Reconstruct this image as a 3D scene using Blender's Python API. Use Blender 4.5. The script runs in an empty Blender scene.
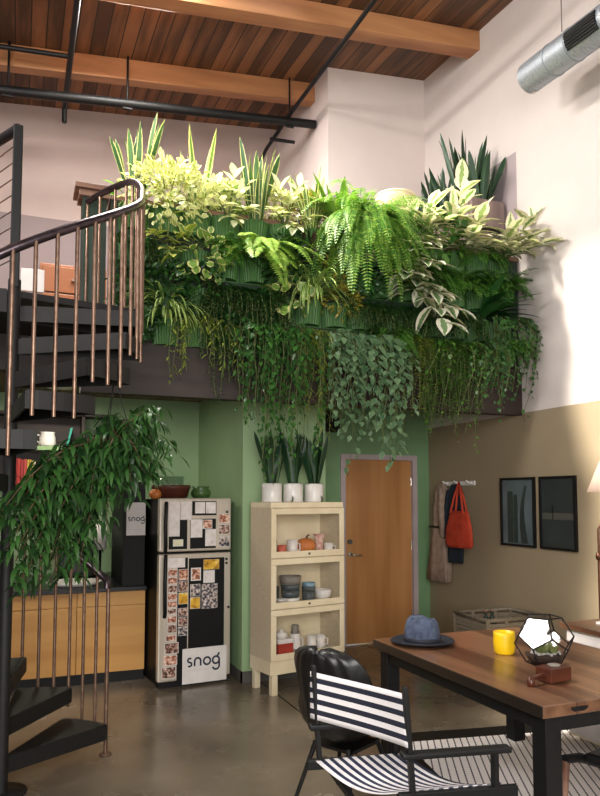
import bpy, bmesh, math, random
from mathutils import Vector as V, Matrix, Euler
PI = math.pi
S = bpy.context.scene
COL = S.collection
# ------------------------------------------------------------------ camera
FPX, CXP, CYP, HCAM = 700.0, 300.0, 450.0, 1.67
YAW = math.atan(282 / math.hypot(700, 47)); PITCH = math.atan(47 / 700)
cd = bpy.data.cameras.new('camera'); cam = bpy.data.objects.new('camera', cd); COL.objects.link(cam)
cam.location = (0, 0, HCAM); cam.rotation_euler = (PI / 2 + PITCH, 0, -YAW)
cd.sensor_fit = 'HORIZONTAL'; cd.sensor_width = 36; cd.lens = 36 * FPX / 600; cd.shift_y = 52 / 600
cd.clip_start = .05; cd.clip_end = 100
S.camera = cam
# ------------------------------------------------------------------ light
w = bpy.data.worlds.new('world'); S.world = w; w.use_nodes = True
bg = w.node_tree.nodes['Background']; bg.inputs[0].default_value = (.95, .97, 1.0, 1); bg.inputs[1].default_value = .8
def area(name, loc, target, sx, sy, power, col):
    l = bpy.data.lights.new(name, 'AREA'); l.shape = 'RECTANGLE'; l.size = sx; l.size_y = sy; l.energy = power; l.color = col
    o = bpy.data.objects.new(name, l); COL.objects.link(o); o.location = loc
    o.rotation_euler = (V(target) - V(loc)).to_track_quat('-Z', 'Y').to_euler(); return o
# daylight through the roof skylight in front of the big beam, and the tall window behind the camera
area('skylight_daylight', (.8, 5.5, 6.3), (1.3, 5.42, .3), 3.0, .7, 420, (1.0, .95, .88))
sl = bpy.data.lights.new('sun', 'SUN'); sl.energy = 11.0; sl.angle = math.radians(8); sl.color = (1.0, .93, .80)
so = bpy.data.objects.new('sun', sl); COL.objects.link(so); so.rotation_euler = V((.75, -.13, -1)).to_track_quat('-Z', 'Y').to_euler()
area("clerestory_daylight", (-3.0, 3.4, 5.45), (4.5, 4.9, 4.9), 1.2, .7, 200, (1.0, .96, .93))
area('window_daylight', (-.6, -2.2, 2.6), (1.8, 6, 1.6), 3.2, 2.6, 320, (1.0, .96, .90))
vs = S.view_settings; vs.view_transform = 'Standard'; vs.look = 'None'; vs.gamma = 1; vs.exposure = 0.33; vs.use_curve_mapping = False
S.render.film_transparent = False
S.cycles.max_bounces = 8; S.cycles.transparent_max_bounces = 12
# ------------------------------------------------------------------ pixel helpers (design coordinates)
_fh = V((math.sin(YAW), math.cos(YAW), 0)); _r = V((math.cos(YAW), -math.sin(YAW), 0)); _z = V((0, 0, 1))
_F = math.cos(PITCH) * _fh + math.sin(PITCH) * _z; _U = -math.sin(PITCH) * _fh + math.cos(PITCH) * _z
def ray(x, y): return _F + (x - CXP) / FPX * _r - (y - CYP) / FPX * _U
def ony(x, y, Y): d = ray(x, y); return V((0, 0, HCAM)) + d * (Y / d.y)
def onx(x, y, X): d = ray(x, y); return V((0, 0, HCAM)) + d * (X / d.x)
def onz(x, y, Z): d = ray(x, y); return V((0, 0, HCAM)) + d * ((Z - HCAM) / d.z)
# ------------------------------------------------------------------ materials
def rgb(h):
    h = h.lstrip('#'); c = [int(h[i:i + 2], 16) / 255 for i in (0, 2, 4)]
    return tuple(x / 12.92 if x <= .04045 else ((x + .055) / 1.055) ** 2.4 for x in c) + (1,)
class NT:
    def __init__(s, name):
        s.m = bpy.data.materials.new(name); s.m.use_nodes = True; s.t = s.m.node_tree; s.t.nodes.clear()
        s.out = s.n('ShaderNodeOutputMaterial'); s.b = s.n('ShaderNodeBsdfPrincipled'); s.l(s.b, 0, s.out, 0)
    def n(s, k, **kw):
        nd = s.t.nodes.new(k)
        for a, b in kw.items(): setattr(nd, a, b)
        return nd
    def l(s, a, i, b, j): s.t.links.new(a.outputs[i], b.inputs[j])
    def noise(s, scale, detail=4, coord='Object', stretch=None):
        tc = s.n('ShaderNodeTexCoord'); no = s.n('ShaderNodeTexNoise'); no.inputs['Scale'].default_value = scale; no.inputs['Detail'].default_value = detail
        o = [k for k in ('Generated', 'Normal', 'UV', 'Object')].index(coord)
        if stretch:
            mp = s.n('ShaderNodeMapping'); mp.inputs['Scale'].default_value = stretch; s.l(tc, o, mp, 0); s.l(mp, 0, no, 0)
        else: s.l(tc, o, no, 0)
        return no
    def ramp(s, stops):
        r = s.n('ShaderNodeValToRGB'); e = r.color_ramp.elements
        while len(e) < len(stops): e.new(.5)
        for q, (p, c) in zip(e, stops): q.position = p; q.color = rgb(c) if isinstance(c, str) else c
        return r
    def bump(s, src, strength, dist=.01):
        bm = s.n('ShaderNodeBump'); bm.inputs['Strength'].default_value = strength; bm.inputs['Distance'].default_value = dist
        s.l(src, 0, bm, 2); s.l(bm, 0, s.b, 'Normal')
def mat(name, c1, c2=None, rough=.6, metal=0, scale=8, bump=0, stretch=None, spec=None, coat=0):
    k = NT(name); k.b.inputs['Roughness'].default_value = rough; k.b.inputs['Metallic'].default_value = metal
    if spec is not None: k.b.inputs['Specular IOR Level'].default_value = spec
    if coat: k.b.inputs['Coat Weight'].default_value = coat; k.b.inputs['Coat Roughness'].default_value = .15
    no = k.noise(scale, 5, 'Object', stretch)
    r = k.ramp([(.3, c1), (.7, c2 or c1)]); k.l(no, 0, r, 0); k.l(r, 0, k.b, 0)
    if bump: k.bump(no, bump)
    return k.m
def banded(name, axis_tests, bumpy=.15):
    """Two tone wall paint: lower colour under a height, upper above."""
    lo, hi, h, rough = axis_tests
    k = NT(name); k.b.inputs['Roughness'].default_value = rough
    g = k.n('ShaderNodeNewGeometry'); sx = k.n('ShaderNodeSeparateXYZ'); k.l(g, 0, sx, 0)
    gt = k.n('ShaderNodeMath', operation='GREATER_THAN'); k.l(sx, 2, gt, 0); gt.inputs[1].default_value = h
    mx = k.n('ShaderNodeMix', data_type='RGBA'); k.l(gt, 0, mx, 0); mx.inputs[6].default_value = rgb(lo); mx.inputs[7].default_value = rgb(hi)
    no = k.noise(3, 6); hs = k.n('ShaderNodeMix', data_type='RGBA', blend_type='MULTIPLY'); hs.inputs[0].default_value = .12
    k.l(mx, 2, hs, 6); k.l(no, 0, hs, 7); k.l(hs, 2, k.b, 0)
    n2 = k.noise(90, 3); k.bump(n2, bumpy, .004)
    return k, g, sx, mx
def leafmat(name, c1, c2, edge=None, ew=.35, trans=.35, rough=.42, na=.42):
    k = NT(name); g = k.n('ShaderNodeNewGeometry')
    r = k.ramp([(0, c1), (1, c2)]); k.l(g, 'Random Per Island', r, 0); src = (r, 0)
    if edge:
        uv = k.n('ShaderNodeUVMap'); uv.uv_map = 'leaf'; sx = k.n('ShaderNodeSeparateXYZ'); k.l(uv, 0, sx, 0)
        m1 = k.n('ShaderNodeMath', operation='SUBTRACT'); k.l(sx, 0, m1, 0); m1.inputs[1].default_value = .5
        m2 = k.n('ShaderNodeMath', operation='ABSOLUTE'); k.l(m1, 0, m2, 0)
        no = k.noise(26, 2); m3 = k.n('ShaderNodeMath', operation='MULTIPLY_ADD'); k.l(no, 0, m3, 0); m3.inputs[1].default_value = na; k.l(m2, 0, m3, 2)
        gt = k.n('ShaderNodeMath', operation='GREATER_THAN'); k.l(m3, 0, gt, 0); gt.inputs[1].default_value = .5 - ew / 2 + na / 2
        mx = k.n('ShaderNodeMix', data_type='RGBA'); k.l(gt, 0, mx, 0); k.l(r, 0, mx, 6); mx.inputs[7].default_value = rgb(edge); src = (mx, 2)
    k.l(src[0], src[1], k.b, 0); k.b.inputs['Roughness'].default_value = rough
    tr = k.n('ShaderNodeBsdfTranslucent'); br = k.n('ShaderNodeMix', data_type='RGBA', blend_type='MULTIPLY'); br.inputs[0].default_value = 1
    k.l(src[0], src[1], br, 6); br.inputs[7].default_value = (1.15, 1.15, .72, 1); k.l(br, 2, tr, 0)
    ms = k.n('ShaderNodeMixShader'); ms.inputs[0].default_value = trans; k.l(k.b, 0, ms, 1); k.l(tr, 0, ms, 2); k.l(ms, 0, k.out, 0)
    return k.m
def glassmat(name, tint=(1, 1, 1, 1), refl=.03):
    k = NT(name); tr = k.n('ShaderNodeBsdfTransparent'); tr.inputs[0].default_value = tint
    gl = k.n('ShaderNodeBsdfGlossy'); gl.inputs['Roughness'].default_value = .03
    lw = k.n('ShaderNodeLayerWeight'); lw.inputs[0].default_value = .5; pw = k.n('ShaderNodeMath', operation='POWER'); k.l(lw, 1, pw, 0); pw.inputs[1].default_value = 5
    fr = k.n('ShaderNodeMath', operation='MULTIPLY_ADD'); k.l(pw, 0, fr, 0); fr.inputs[1].default_value = .5; fr.inputs[2].default_value = refl
    ms = k.n('ShaderNodeMixShader'); k.l(fr, 0, ms, 0); k.l(tr, 0, ms, 1); k.l(gl, 0, ms, 2); k.l(ms, 0, k.out, 0); return k.m
def striped(name, c1, c2, axis, period, duty=.5, rough=.8, coord='UV', weave=0):
    k = NT(name); k.b.inputs['Roughness'].default_value = rough
    if coord == 'UV': tc = k.n('ShaderNodeUVMap'); tc.uv_map = 'leaf'; o = 0
    else: tc = k.n('ShaderNodeTexCoord'); o = 3
    sx = k.n('ShaderNodeSeparateXYZ'); k.l(tc, o, sx, 0)
    md = k.n('ShaderNodeMath', operation='MULTIPLY'); k.l(sx, axis, md, 0); md.inputs[1].default_value = 1 / period
    fr = k.n('ShaderNodeMath', operation='FRACT'); k.l(md, 0, fr, 0)
    gt = k.n('ShaderNodeMath', operation='GREATER_THAN'); k.l(fr, 0, gt, 0); gt.inputs[1].default_value = duty
    fac = gt
    if weave:
        m4 = k.n('ShaderNodeMath', operation='MULTIPLY'); k.l(sx, 1 - axis, m4, 0); m4.inputs[1].default_value = 1 / weave
        f4 = k.n('ShaderNodeMath', operation='FRACT'); k.l(m4, 0, f4, 0)
        g4 = k.n('ShaderNodeMath', operation='GREATER_THAN'); k.l(f4, 0, g4, 0); g4.inputs[1].default_value = .12
        fac = k.n('ShaderNodeMath', operation='MULTIPLY'); k.l(gt, 0, fac, 0); k.l(g4, 0, fac, 1)
    mx = k.n('ShaderNodeMix', data_type='RGBA'); k.l(fac, 0, mx, 0); mx.inputs[6].default_value = rgb(c1); mx.inputs[7].default_value = rgb(c2)
    k.l(mx, 2, k.b, 0); return k.m
def woodmat(name, c1, c2, axis=1, plank=None, rough=.45, grain=14, groove=.012, tones=.5, coat=0):
    """Boards running along object axis; plank = board width across the other horizontal axis (pattern only)."""
    k = NT(name); k.b.inputs['Roughness'].default_value = rough
    if coat: k.b.inputs['Coat Weight'].default_value = coat; k.b.inputs['Coat Roughness'].default_value = .2
    st = [grain, grain, grain]; st[axis] = grain * .08
    no = k.noise(1, 8, 'Object', tuple(st)); r = k.ramp([(.3, c1), (.72, c2)])
    if plank:
        tc = k.n('ShaderNodeTexCoord'); sx = k.n('ShaderNodeSeparateXYZ'); k.l(tc, 3, sx, 0)
        md = k.n('ShaderNodeMath', operation='MULTIPLY'); k.l(sx, 0 if axis == 1 else 1, md, 0); md.inputs[1].default_value = 1 / plank
        fl = k.n('ShaderNodeMath', operation='FLOOR'); k.l(md, 0, fl, 0)
        wn = k.n('ShaderNodeTexWhiteNoise', noise_dimensions='1D'); k.l(fl, 0, wn, 'W')
        ma = k.n('ShaderNodeMath', operation='MULTIPLY_ADD'); k.l(wn, 0, ma, 0); ma.inputs[1].default_value = tones
        sb = k.n('ShaderNodeMath', operation='SUBTRACT'); k.l(no, 0, sb, 0); sb.inputs[1].default_value = tones / 2; k.l(sb, 0, ma, 2); k.l(ma, 0, r, 0)
        fr = k.n('ShaderNodeMath', operation='FRACT'); k.l(md, 0, fr, 0)
        gt = k.n('ShaderNodeMath', operation='GREATER_THAN'); k.l(fr, 0, gt, 0); gt.inputs[1].default_value = groove / plank
        mx = k.n('ShaderNodeMix', data_type='RGBA'); k.l(gt, 0, mx, 0); mx.inputs[6].default_value = (.012, .008, .006, 1); k.l(r, 0, mx, 7); k.l(mx, 2, k.b, 0)
    else: k.l(no, 0, r, 0); k.l(r, 0, k.b, 0)
    k.bump(no, .12, .004); return k.m
# ------------------------------------------------------------------ mesh builder
class MB:
    def __init__(s): s.v = []; s.f = []; s.uv = []; s.mi = []; s.sm = []
    def add(s, vs, fs, uvs=None, mi=0, smooth=False):
        b = len(s.v); s.v += [tuple(p) for p in vs]
        for i, f in enumerate(fs):
            s.f.append(tuple(b + j for j in f)); s.mi.append(mi); s.sm.append(smooth)
            s.uv.append([uvs[j] for j in f] if uvs else None)
        return s
    def box(s, x0, x1, y0, y1, z0, z1, mi=0):
        s.add([(x0, y0, z0), (x1, y0, z0), (x1, y1, z0), (x0, y1, z0), (x0, y0, z1), (x1, y0, z1), (x1, y1, z1), (x0, y1, z1)],
              [(0, 3, 2, 1), (4, 5, 6, 7), (0, 1, 5, 4), (1, 2, 6, 5), (2, 3, 7, 6), (3, 0, 4, 7)], None, mi); return s
    def obox(s, c, ux, uy, uz, hx, hy, hz, mi=0):
        c = V(c); ux, uy, uz = V(ux).normalized(), V(uy).normalized(), V(uz).normalized(); p = []
        for dz in (-1, 1):
            for dx, dy in ((-1, -1), (1, -1), (1, 1), (-1, 1)): p.append(c + ux * hx * dx + uy * hy * dy + uz * hz * dz)
        s.add(p, [(0, 3, 2, 1), (4, 5, 6, 7), (0, 1, 5, 4), (1, 2, 6, 5), (2, 3, 7, 6), (3, 0, 4, 7)], None, mi); return s
    def bar(s, a, b, wd, ht, up=(0, 0, 1), mi=0):
        a, b = V(a), V(b); d = (b - a); L = d.length; d.normalize(); u = V(up) if abs(d.dot(V(up))) < .99 else V((1, 0, 0)); u = (u - d * u.dot(d)).normalized(); sd = d.cross(u)
        return s.obox((a + b) / 2, d, sd, u, L / 2, wd / 2, ht / 2, mi)
    def tube(s, pts, r, n=8, caps=True, mi=0):
        pts = [V(p) for p in pts]; m = len(pts); rs = r if isinstance(r, (list, tuple)) else [r] * m
        vs = []; nrm = None
        for i, p in enumerate(pts):
            t = (pts[min(i + 1, m - 1)] - pts[max(i - 1, 0)]).normalized()
            if nrm is None:
                a = V((0, 0, 1)) if abs(t.z) < .9 else V((1, 0, 0)); nrm = (a - t * a.dot(t)).normalized()
            else:
                nrm = nrm - t * nrm.dot(t); nrm = nrm.normalized() if nrm.length > 1e-6 else V((1, 0, 0))
            bn = t.cross(nrm)
            for j in range(n): q = 2 * PI * j / n; vs.append(p + (nrm * math.cos(q) + bn * math.sin(q)) * rs[i])
        fs = [(i * n + j, i * n + (j + 1) % n, (i + 1) * n + (j + 1) % n, (i + 1) * n + j) for i in range(m - 1) for j in range(n)]
        s.add(vs, fs, None, mi, True)
        if caps: s.add(vs[:n], [tuple(range(n))[::-1]], None, mi); s.add(vs[-n:], [tuple(range(n))], None, mi)
        return s
    def lathe(s, prof, n=24, c=(0, 0, 0), mi=0, smooth=True, warp=None):
        vs = []
        for r, z in prof:
            for j in range(n):
                q = 2 * PI * j / n; p = V((c[0] + r * math.cos(q), c[1] + r * math.sin(q), c[2] + z)); vs.append(warp(p, q) if warp else p)
        m = len(prof); fs = [(i * n + j, i * n + (j + 1) % n, (i + 1) * n + (j + 1) % n, (i + 1) * n + j) for i in range(m - 1) for j in range(n)]
        s.add(vs, fs, None, mi, smooth)
        if prof[0][0] > 1e-5: s.add(vs[:n], [tuple(range(n))[::-1]], None, mi)
        if prof[-1][0] > 1e-5: s.add(vs[-n:], [tuple(range(n))], None, mi)
        return s
    def grid(s, fn, nu, nv, mi=0, smooth=True):
        vs = [fn(i / nu, j / nv) for j in range(nv + 1) for i in range(nu + 1)]; uv = [(i / nu, j / nv) for j in range(nv + 1) for i in range(nu + 1)]
        fs = [(j * (nu + 1) + i, j * (nu + 1) + i + 1, (j + 1) * (nu + 1) + i + 1, (j + 1) * (nu + 1) + i) for j in range(nv) for i in range(nu)]
        s.add(vs, fs, uv, mi, smooth); return s
    def prism(s, poly, z0, z1, mi=0):
        n = len(poly); s.add([(x, y, z0) for x, y in poly] + [(x, y, z1) for x, y in poly],
              [tuple(range(n))[::-1], tuple(range(n, 2 * n))] + [(i, (i + 1) % n, n + (i + 1) % n, n + i) for i in range(n)], None, mi); return s
    def build(s, name, m, parent=None, loc=None, rotz=0, bevel=0, solid=0, sub=0):
        me = bpy.data.meshes.new(name); me.from_pydata(s.v, [], s.f)
        for x in (m if isinstance(m, (list, tuple)) else [m]): me.materials.append(x)
        me.polygons.foreach_set('material_index', s.mi); me.polygons.foreach_set('use_smooth', s.sm)
        if any(u is not None for u in s.uv):
            ul = me.uv_layers.new(name='leaf'); flat = []
            for f, u in zip(s.f, s.uv):
                for k in range(len(f)): flat += (u[k] if u else (0, 0))
            ul.data.foreach_set('uv', flat)
        me.update(); o = bpy.data.objects.new(name, me); COL.objects.link(o)
        if parent: o.parent = parent
        if loc: o.location = loc
        o.rotation_euler.z = rotz
        if solid: md = o.modifiers.new('solid', 'SOLIDIFY'); md.thickness = solid; md.offset = 0
        if bevel: md = o.modifiers.new('bevel', 'BEVEL'); md.width = bevel; md.segments = 2; md.limit_method = 'ANGLE'
        if sub: md = o.modifiers.new('sub', 'SUBSURF'); md.levels = sub; md.render_levels = sub
        return o
def tag(o, label, cat, group=None):
    o['label'] = label; o['category'] = cat
    if group: o['group'] = group
    return o
def thing(name, label, cat, loc=(0, 0, 0), rotz=0, group=None):
    o = bpy.data.objects.new(name, None); COL.objects.link(o); o.location = loc; o.rotation_euler.z = rotz; o.empty_display_size = .1
    return tag(o, label, cat, group)
def struct(mb, name, m, parent=None, bevel=0):
    o = mb.build(name, m, parent, bevel=bevel)
    if not parent: o['kind'] = 'structure'
    return o
RND = random.Random(7)
# ------------------------------------------------------------------ shared materials
M = {}
M['black'] = mat('black_metal', '#0c0d0e', '#121213', .5, .1, 30, spec=.35)
M['stairblack'] = mat('dark_stair_steel', '#0b0b0b', '#131211', .6, .1, 20)
M['brass_steel'] = mat('brown_steel_bar', '#6b5346', '#8f7564', .38, .75, 25)
M['railsteel'] = mat('worn_handrail_steel', '#3a3236', '#5b5056', .28, .85, 18)
M['cream'] = mat('cream_enamel', '#d8c8a6', '#e6d9bb', .42, 0, 5)
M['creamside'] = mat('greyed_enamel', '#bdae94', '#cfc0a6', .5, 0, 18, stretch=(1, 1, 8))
M['white'] = mat('white_ceramic', '#d9d4cf', '#e6e2dc', .3, 0, 6)
M['paper'] = mat('white_paper', '#d6d0cc', '#e2dcd8', .7, 0, 9)
M['steel'] = mat('brushed_steel', '#c2b6a6', '#d3c8b9', .38, .45, 3, stretch=(40, 40, 1))
M['fridgeblack'] = mat('fridge_black', '#090a0a', '#0d0e0e', .55, 0, 10, spec=.25)
M['chrome'] = mat('chrome', '#b8b4ae', '#c9c5bf', .2, 1, 10)
M['glass'] = glassmat('clear_glass')
M['glassdark'] = glassmat('jar_glass', (.85, .88, .88, 1))
M['green_plastic'] = leafmat('green_ribbed_plastic', '#2a5224', '#42702e', trans=.04, rough=.5)
M['soil'] = mat('potting_soil', '#1b120c', '#2e2017', .95, 0, 60, .5)
M['stem'] = mat('plant_stem', '#4a5a2a', '#6b7440', .6, 0, 20)
M['bark'] = mat('brown_twig', '#4a3726', '#66513a', .8, 0, 40)
M['soldark'] = mat('dark_green_paint', '#15261b', '#1c3022', .5, 0, 6)
M['capwood'] = woodmat('cap_wood', '#5b3a2b', '#8a6a58', 0, None, .5)
M['navy'] = mat('navy_cloth', '#16202b', '#1f2c3a', .9, 0, 40)
# ------------------------------------------------------------------ setting
def ceil_z(x, y): return 5.86 + .105 * x + .07 * y
k = NT('polished_concrete'); no = k.noise(1.3, 9); r = k.ramp([(.3, '#574f43'), (.5, '#716657'), (.72, '#887c6c')]); k.l(no, 0, r, 0)
tc = k.n('ShaderNodeTexCoord'); sx = k.n('ShaderNodeSeparateXYZ'); k.l(tc, 3, sx, 0)
prev = None
for ax, at, wd in ((0, 2.08, .008), (1, 5.05, .0)):
    a = k.n('ShaderNodeMath', operation='SUBTRACT'); k.l(sx, ax, a, 0); a.inputs[1].default_value = at
    b = k.n('ShaderNodeMath', operation='ABSOLUTE'); k.l(a, 0, b, 0); c = k.n('ShaderNodeMath', operation='GREATER_THAN'); k.l(b, 0, c, 0); c.inputs[1].default_value = wd
    if prev is None: prev = c
mx = k.n('ShaderNodeMix', data_type='RGBA'); k.l(prev, 0, mx, 0); mx.inputs[6].default_value = rgb('#1c1814'); k.l(r, 0, mx, 7); k.l(mx, 2, k.b, 0)
n2 = k.noise(2.2, 5); rr = k.ramp([(.35, (.16, .16, .16, 1)), (.7, (.34, .34, .34, 1))]); k.l(n2, 0, rr, 0); k.l(rr, 0, k.b, 'Roughness'); k.b.inputs['Specular IOR Level'].default_value = .55
M['floor'] = k.m
struct(MB().box(-4, 4.7, -3, 9.1, -.15, 0), 'floor', M['floor'])
# right wall: tan band below 2.49 m, lilac-grey loft band at the back
k, g, sx, mx = banded('wall_right_paint', ('#9a8a70', '#d2c8c4', 2.49, .75))
a = k.n('ShaderNodeMath', operation='GREATER_THAN'); k.l(sx, 1, a, 0); a.inputs[1].default_value = 5.52
b = k.n('ShaderNodeMath', operation='LESS_THAN'); k.l(sx, 2, b, 0); b.inputs[1].default_value = 5.14
c = k.n('ShaderNodeMath', operation='GREATER_THAN'); k.l(sx, 2, c, 0); c.inputs[1].default_value = 2.6
ab = k.n('ShaderNodeMath', operation='MULTIPLY'); k.l(a, 0, ab, 0); k.l(b, 0, ab, 1); abc = k.n('ShaderNodeMath', operation='MULTIPLY'); k.l(ab, 0, abc, 0); k.l(c, 0, abc, 1)
m2 = k.n('ShaderNodeMix', data_type='RGBA'); k.l(abc, 0, m2, 0); m2.inputs[7].default_value = rgb('#a5979a')
for lk in list(k.t.links):
    if lk.from_node == mx: to = lk.to_socket; k.t.links.remove(lk); k.t.links.new(m2.outputs[2], to)
k.l(mx, 2, m2, 6)
M['wall_right'] = k.m
M['wall_loft'] = banded('wall_loft_paint', ('#8b7c7c', '#b9a69f', 5.1, .8))[0].m
M['wall_block'] = banded('wall_block_paint', ('#a5979a', '#dccfca', 5.2, .8))[0].m
M['green'] = mat('sage_green_paint', '#8fab7f', '#97b387', .6, 0, 4)
M['green2'] = mat('deep_green_paint', '#6e9166', '#75986c', .6, 0, 4)
M['rubber'] = mat('grey_rubber', '#4c4a47', '#57544f', .6, 0, 8)
struct(MB().box(4.56, 4.72, -3, 9.1, 0, 7.4), 'wall_right', M['wall_right'])
struct(MB().box(-4, 4.56, 8.97, 9.06, 2.9, 7.2), 'wall_loft', M['wall_loft'])
struct(MB().box(3.25, 4.56, 7.21, 8.97, 2.9, 7.2), 'wall_block', M['wall_block'])
struct(MB().box(-4.1, -4, -3, 9.1, 0, 7), 'wall_left', M['wall_loft'])
struct(MB().box(-4, 1.91, 7.87, 8.0, 0, 2.76), 'wall_kitchen', M['green'])
struct(MB().box(1.91, 2.74, 6.16, 8.0, 0, 2.76), 'wall_pillar', M['green'])
# entrance wall: opening for the door between x 3.39 and 4.39
dw = MB(); dw.box(2.74, 3.40, 7.21, 7.36, 0, 2.76); dw.box(4.38, 4.56, 7.21, 7.36, 0, 2.76); dw.box(3.40, 4.38, 7.21, 7.36, 2.15, 2.76)
struct(dw, 'wall_entrance', M['green2'])
struct(MB().box(1.898, 1.912, 6.146, 7.87, 0, .1).box(1.898, 2.75, 6.146, 6.162, 0, .1), 'baseboard_pillar', M['rubber'])
struct(MB().box(4.535, 4.562, -2.9, 7.2, 0, .1), 'baseboard_right', M['rubber'])
# loft slab + fascia + soffit
M['darkwood'] = woodmat('dark_fascia_wood', '#1f1512', '#35261f', 0, None, .6)
M['loftfloor'] = woodmat('loft_floor_boards', '#6b4a33', '#8a6344', 1, .12, .5)
struct(MB().box(-4, 4.56, 5.62, 9.0, 2.76, 2.9), 'floor_loft', M['loftfloor'])
struct(MB().box(.42, 4.555, 5.5, 5.62, 2.47, 2.92), 'beam_loft_edge', M['darkwood'])
struct(MB().box(-4, .42, 5.5, 5.62, 2.6, 2.92), 'beam_loft_landing', M['darkwood'])
# ceiling: boards along Y, one sheet following the roof slope
M['ceil'] = woodmat('ceiling_boards', '#48301f', '#8c5f3e', 1, .148, .6, 9, .012, .45)
cm = MB()
for x0_, x1_, y0_, y1_ in ((-4, 4.56, -3, 4.75), (-4, 4.56, 6.02, 9.0), (-4, -1.0, 4.75, 6.02), (2.45, 4.56, 4.75, 6.02)):   # the gap is the skylight
    cp = [(x0_, y0_), (x1_, y0_), (x1_, y1_), (x0_, y1_)]; cm.add([(x, y, ceil_z(x, y)) for x, y in cp] + [(x, y, ceil_z(x, y) + .12) for x, y in cp], [(0, 1, 2, 3), (7, 6, 5, 4), (0, 4, 5, 1), (1, 5, 6, 2), (2, 6, 7, 3), (3, 7, 4, 0)])
struct(cm, 'ceiling', M['ceil'])
M['beam'] = woodmat('beam_fir', '#8f5c3a', '#bd875a', 0, None, .55, 7)
def beam(name, y0, y1, x0, x1, h, label):
    b = MB(); b.add([(x, y, ceil_z(x, y) - d) for d in (h, .004) for x, y in ((x0, y0), (x1, y0), (x1, y1), (x0, y1))],
          [(3, 2, 1, 0), (4, 5, 6, 7), (0, 1, 5, 4), (1, 2, 6, 5), (2, 3, 7, 6), (3, 0, 4, 7)])
    return struct(b, name, M['beam'], bevel=.008)
beam('beam_loft', 7.59, 7.74, -4, 3.25, .24, '')
beam('beam_hall', 6.07, 6.27, -4, 4.56, .22, '')
# door
d = bpy.data.objects.new('door_1', None); COL.objects.link(d); d['kind'] = 'structure'; d.location = (3.89, 7.21, 0)
M['doorwood'] = woodmat('birch_door', '#a06a3a', '#c08a54', 2, None, .4, 5, coat=.2)
M['lilac'] = mat('pale_door_frame', '#a89a9c', '#b5a7a8', .5, 0, 5)
MB().box(-.44, .44, .03, .07, .01, 2.10).build('door_leaf', M['doorwood'], d)
MB().box(-.50, -.44, -.02, .15, 0, 2.16).box(.44, .50, -.02, .15, 0, 2.16).box(-.44, .44, -.02, .15, 2.10, 2.16).build('door_frame', M['lilac'], d)
h = MB(); h.lathe([(.0, 0), (.03, 0), (.03, .012), (0, .014)], 16); hp = MB()
for vtx in h.v: pass
hh = MB().tube([(-.37, .03, 1.02), (-.37, .012, 1.02)], .03, 16).tube([(-.37, .012, 1.02), (-.37, -.03, 1.02), (-.34, -.04, 1.015), (-.25, -.04, 1.01)], .01, 8).build('door_handle', M['chrome'], d)
MB().tube([(-.37, .03, 1.16), (-.37, .01, 1.16)], .028, 16).build('deadbolt', M['rubber'], d)
for z in (.3, 1.1, 1.85): MB().tube([(.438, .022, z - .05), (.438, .022, z + .05)], .008, 8).build('hinge', M['chrome'], d)
#@@LIGHTEND
# ------------------------------------------------------------------ pipes, duct
t = thing('sprinkler_pipe', 'thick black pipe running under the ceiling along the loft wall', 'pipe', (1.4, 7.55, 6.05))
def pz(x): return 5.83 + (6.18 - 5.83) / 3.53 * (x + .28)
MB().tube([(-5.2, 0, pz(-3.8) - 6.05), (1.83, 0, pz(3.23) - 6.05)], .05, 12).build('pipe_run', M['black'], t)
for x in (-.2, 1.0, 2.9): MB().tube([(x - 1.4, 0, pz(x) - 6.05 - .06), (x - 1.4, 0, ceil_z(x, 7.55) - 6.05)], .012, 6).tube([(x - 1.45, 0, pz(x) - 6.05 - .055), (x - 1.35, 0, pz(x) - 6.05 - .055)], .02, 6).build('pipe_hanger', M['black'], t)
t = thing('conduit_pipe', 'black pipe below the ceiling boards ending above the newel post', 'pipe', (.38, 6.6, 6.1))
MB().tube([(0, -3.4, 0.0), (0, 1.55, -.02)], .03, 10).build('pipe_run', M['black'], t)
MB().tube([(0, 1.5, 0), (0, 1.5, -.2)], .028, 8).build('drop_end', M['black'], t)
for y in (-1.5, .6): MB().tube([(0, y, .03), (0, y, ceil_z(.38, 6.6 + y) - 6.1)], .01, 6).build('pipe_hanger', M['black'], t)
t = thing('branch_pipe', 'thin black pipe meeting the conduit at the back beam', 'pipe', (-.5, 7.3, 6.12))
MB().tube([(-1.2, 0, -.1), (.87, 0, .07)], .025, 8).build('pipe_run', M['black'], t)
t = thing('slanted_conduit', 'thin black conduit crossing under both beams beside the white block', 'pipe', (2.88, 7, 6.2))
MB().tube([(.04, -2.2, 0), (0, .5, 0), (-.05, 1.2, -.1), (-.06, 1.62, -.22)], .024, 8).build('pipe_run', M['black'], t)
MB().tube([(-.1, .9, -.12), (.22, .9, -.1)], .022, 8).build('pipe_clamp', M['black'], t)
M['duct'] = mat('galvanised_duct', '#8b939c', '#adb3b9', .5, .6, 3, stretch=(2, 30, 30))
t = thing('ventilation_duct', 'round silver ventilation duct hanging beside the upper wall', 'duct', (4.12, 4.79, 5.38))
dv = V((0, -1, -.055)).normalized()
def dp(s): return dv * s
MB().tube([dp(0), dp(3.2)], .135, 28).build('duct_tube', M['duct'], t)
for s in (.3, .54, .93): MB().tube([dp(s), dp(s + .02)], .141, 28).build('duct_seam', M['duct'], t)
gm = MB()
for i in range(7):
    q = math.radians(166 + i * 9); gm.tube([dp(.58) + V((math.cos(q) * .139, 0, math.sin(q) * .139)), dp(.90) + V((math.cos(q) * .139, 0, math.sin(q) * .139))], .012, 6)
gm.build('air_grille', M['black'], t)
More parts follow.
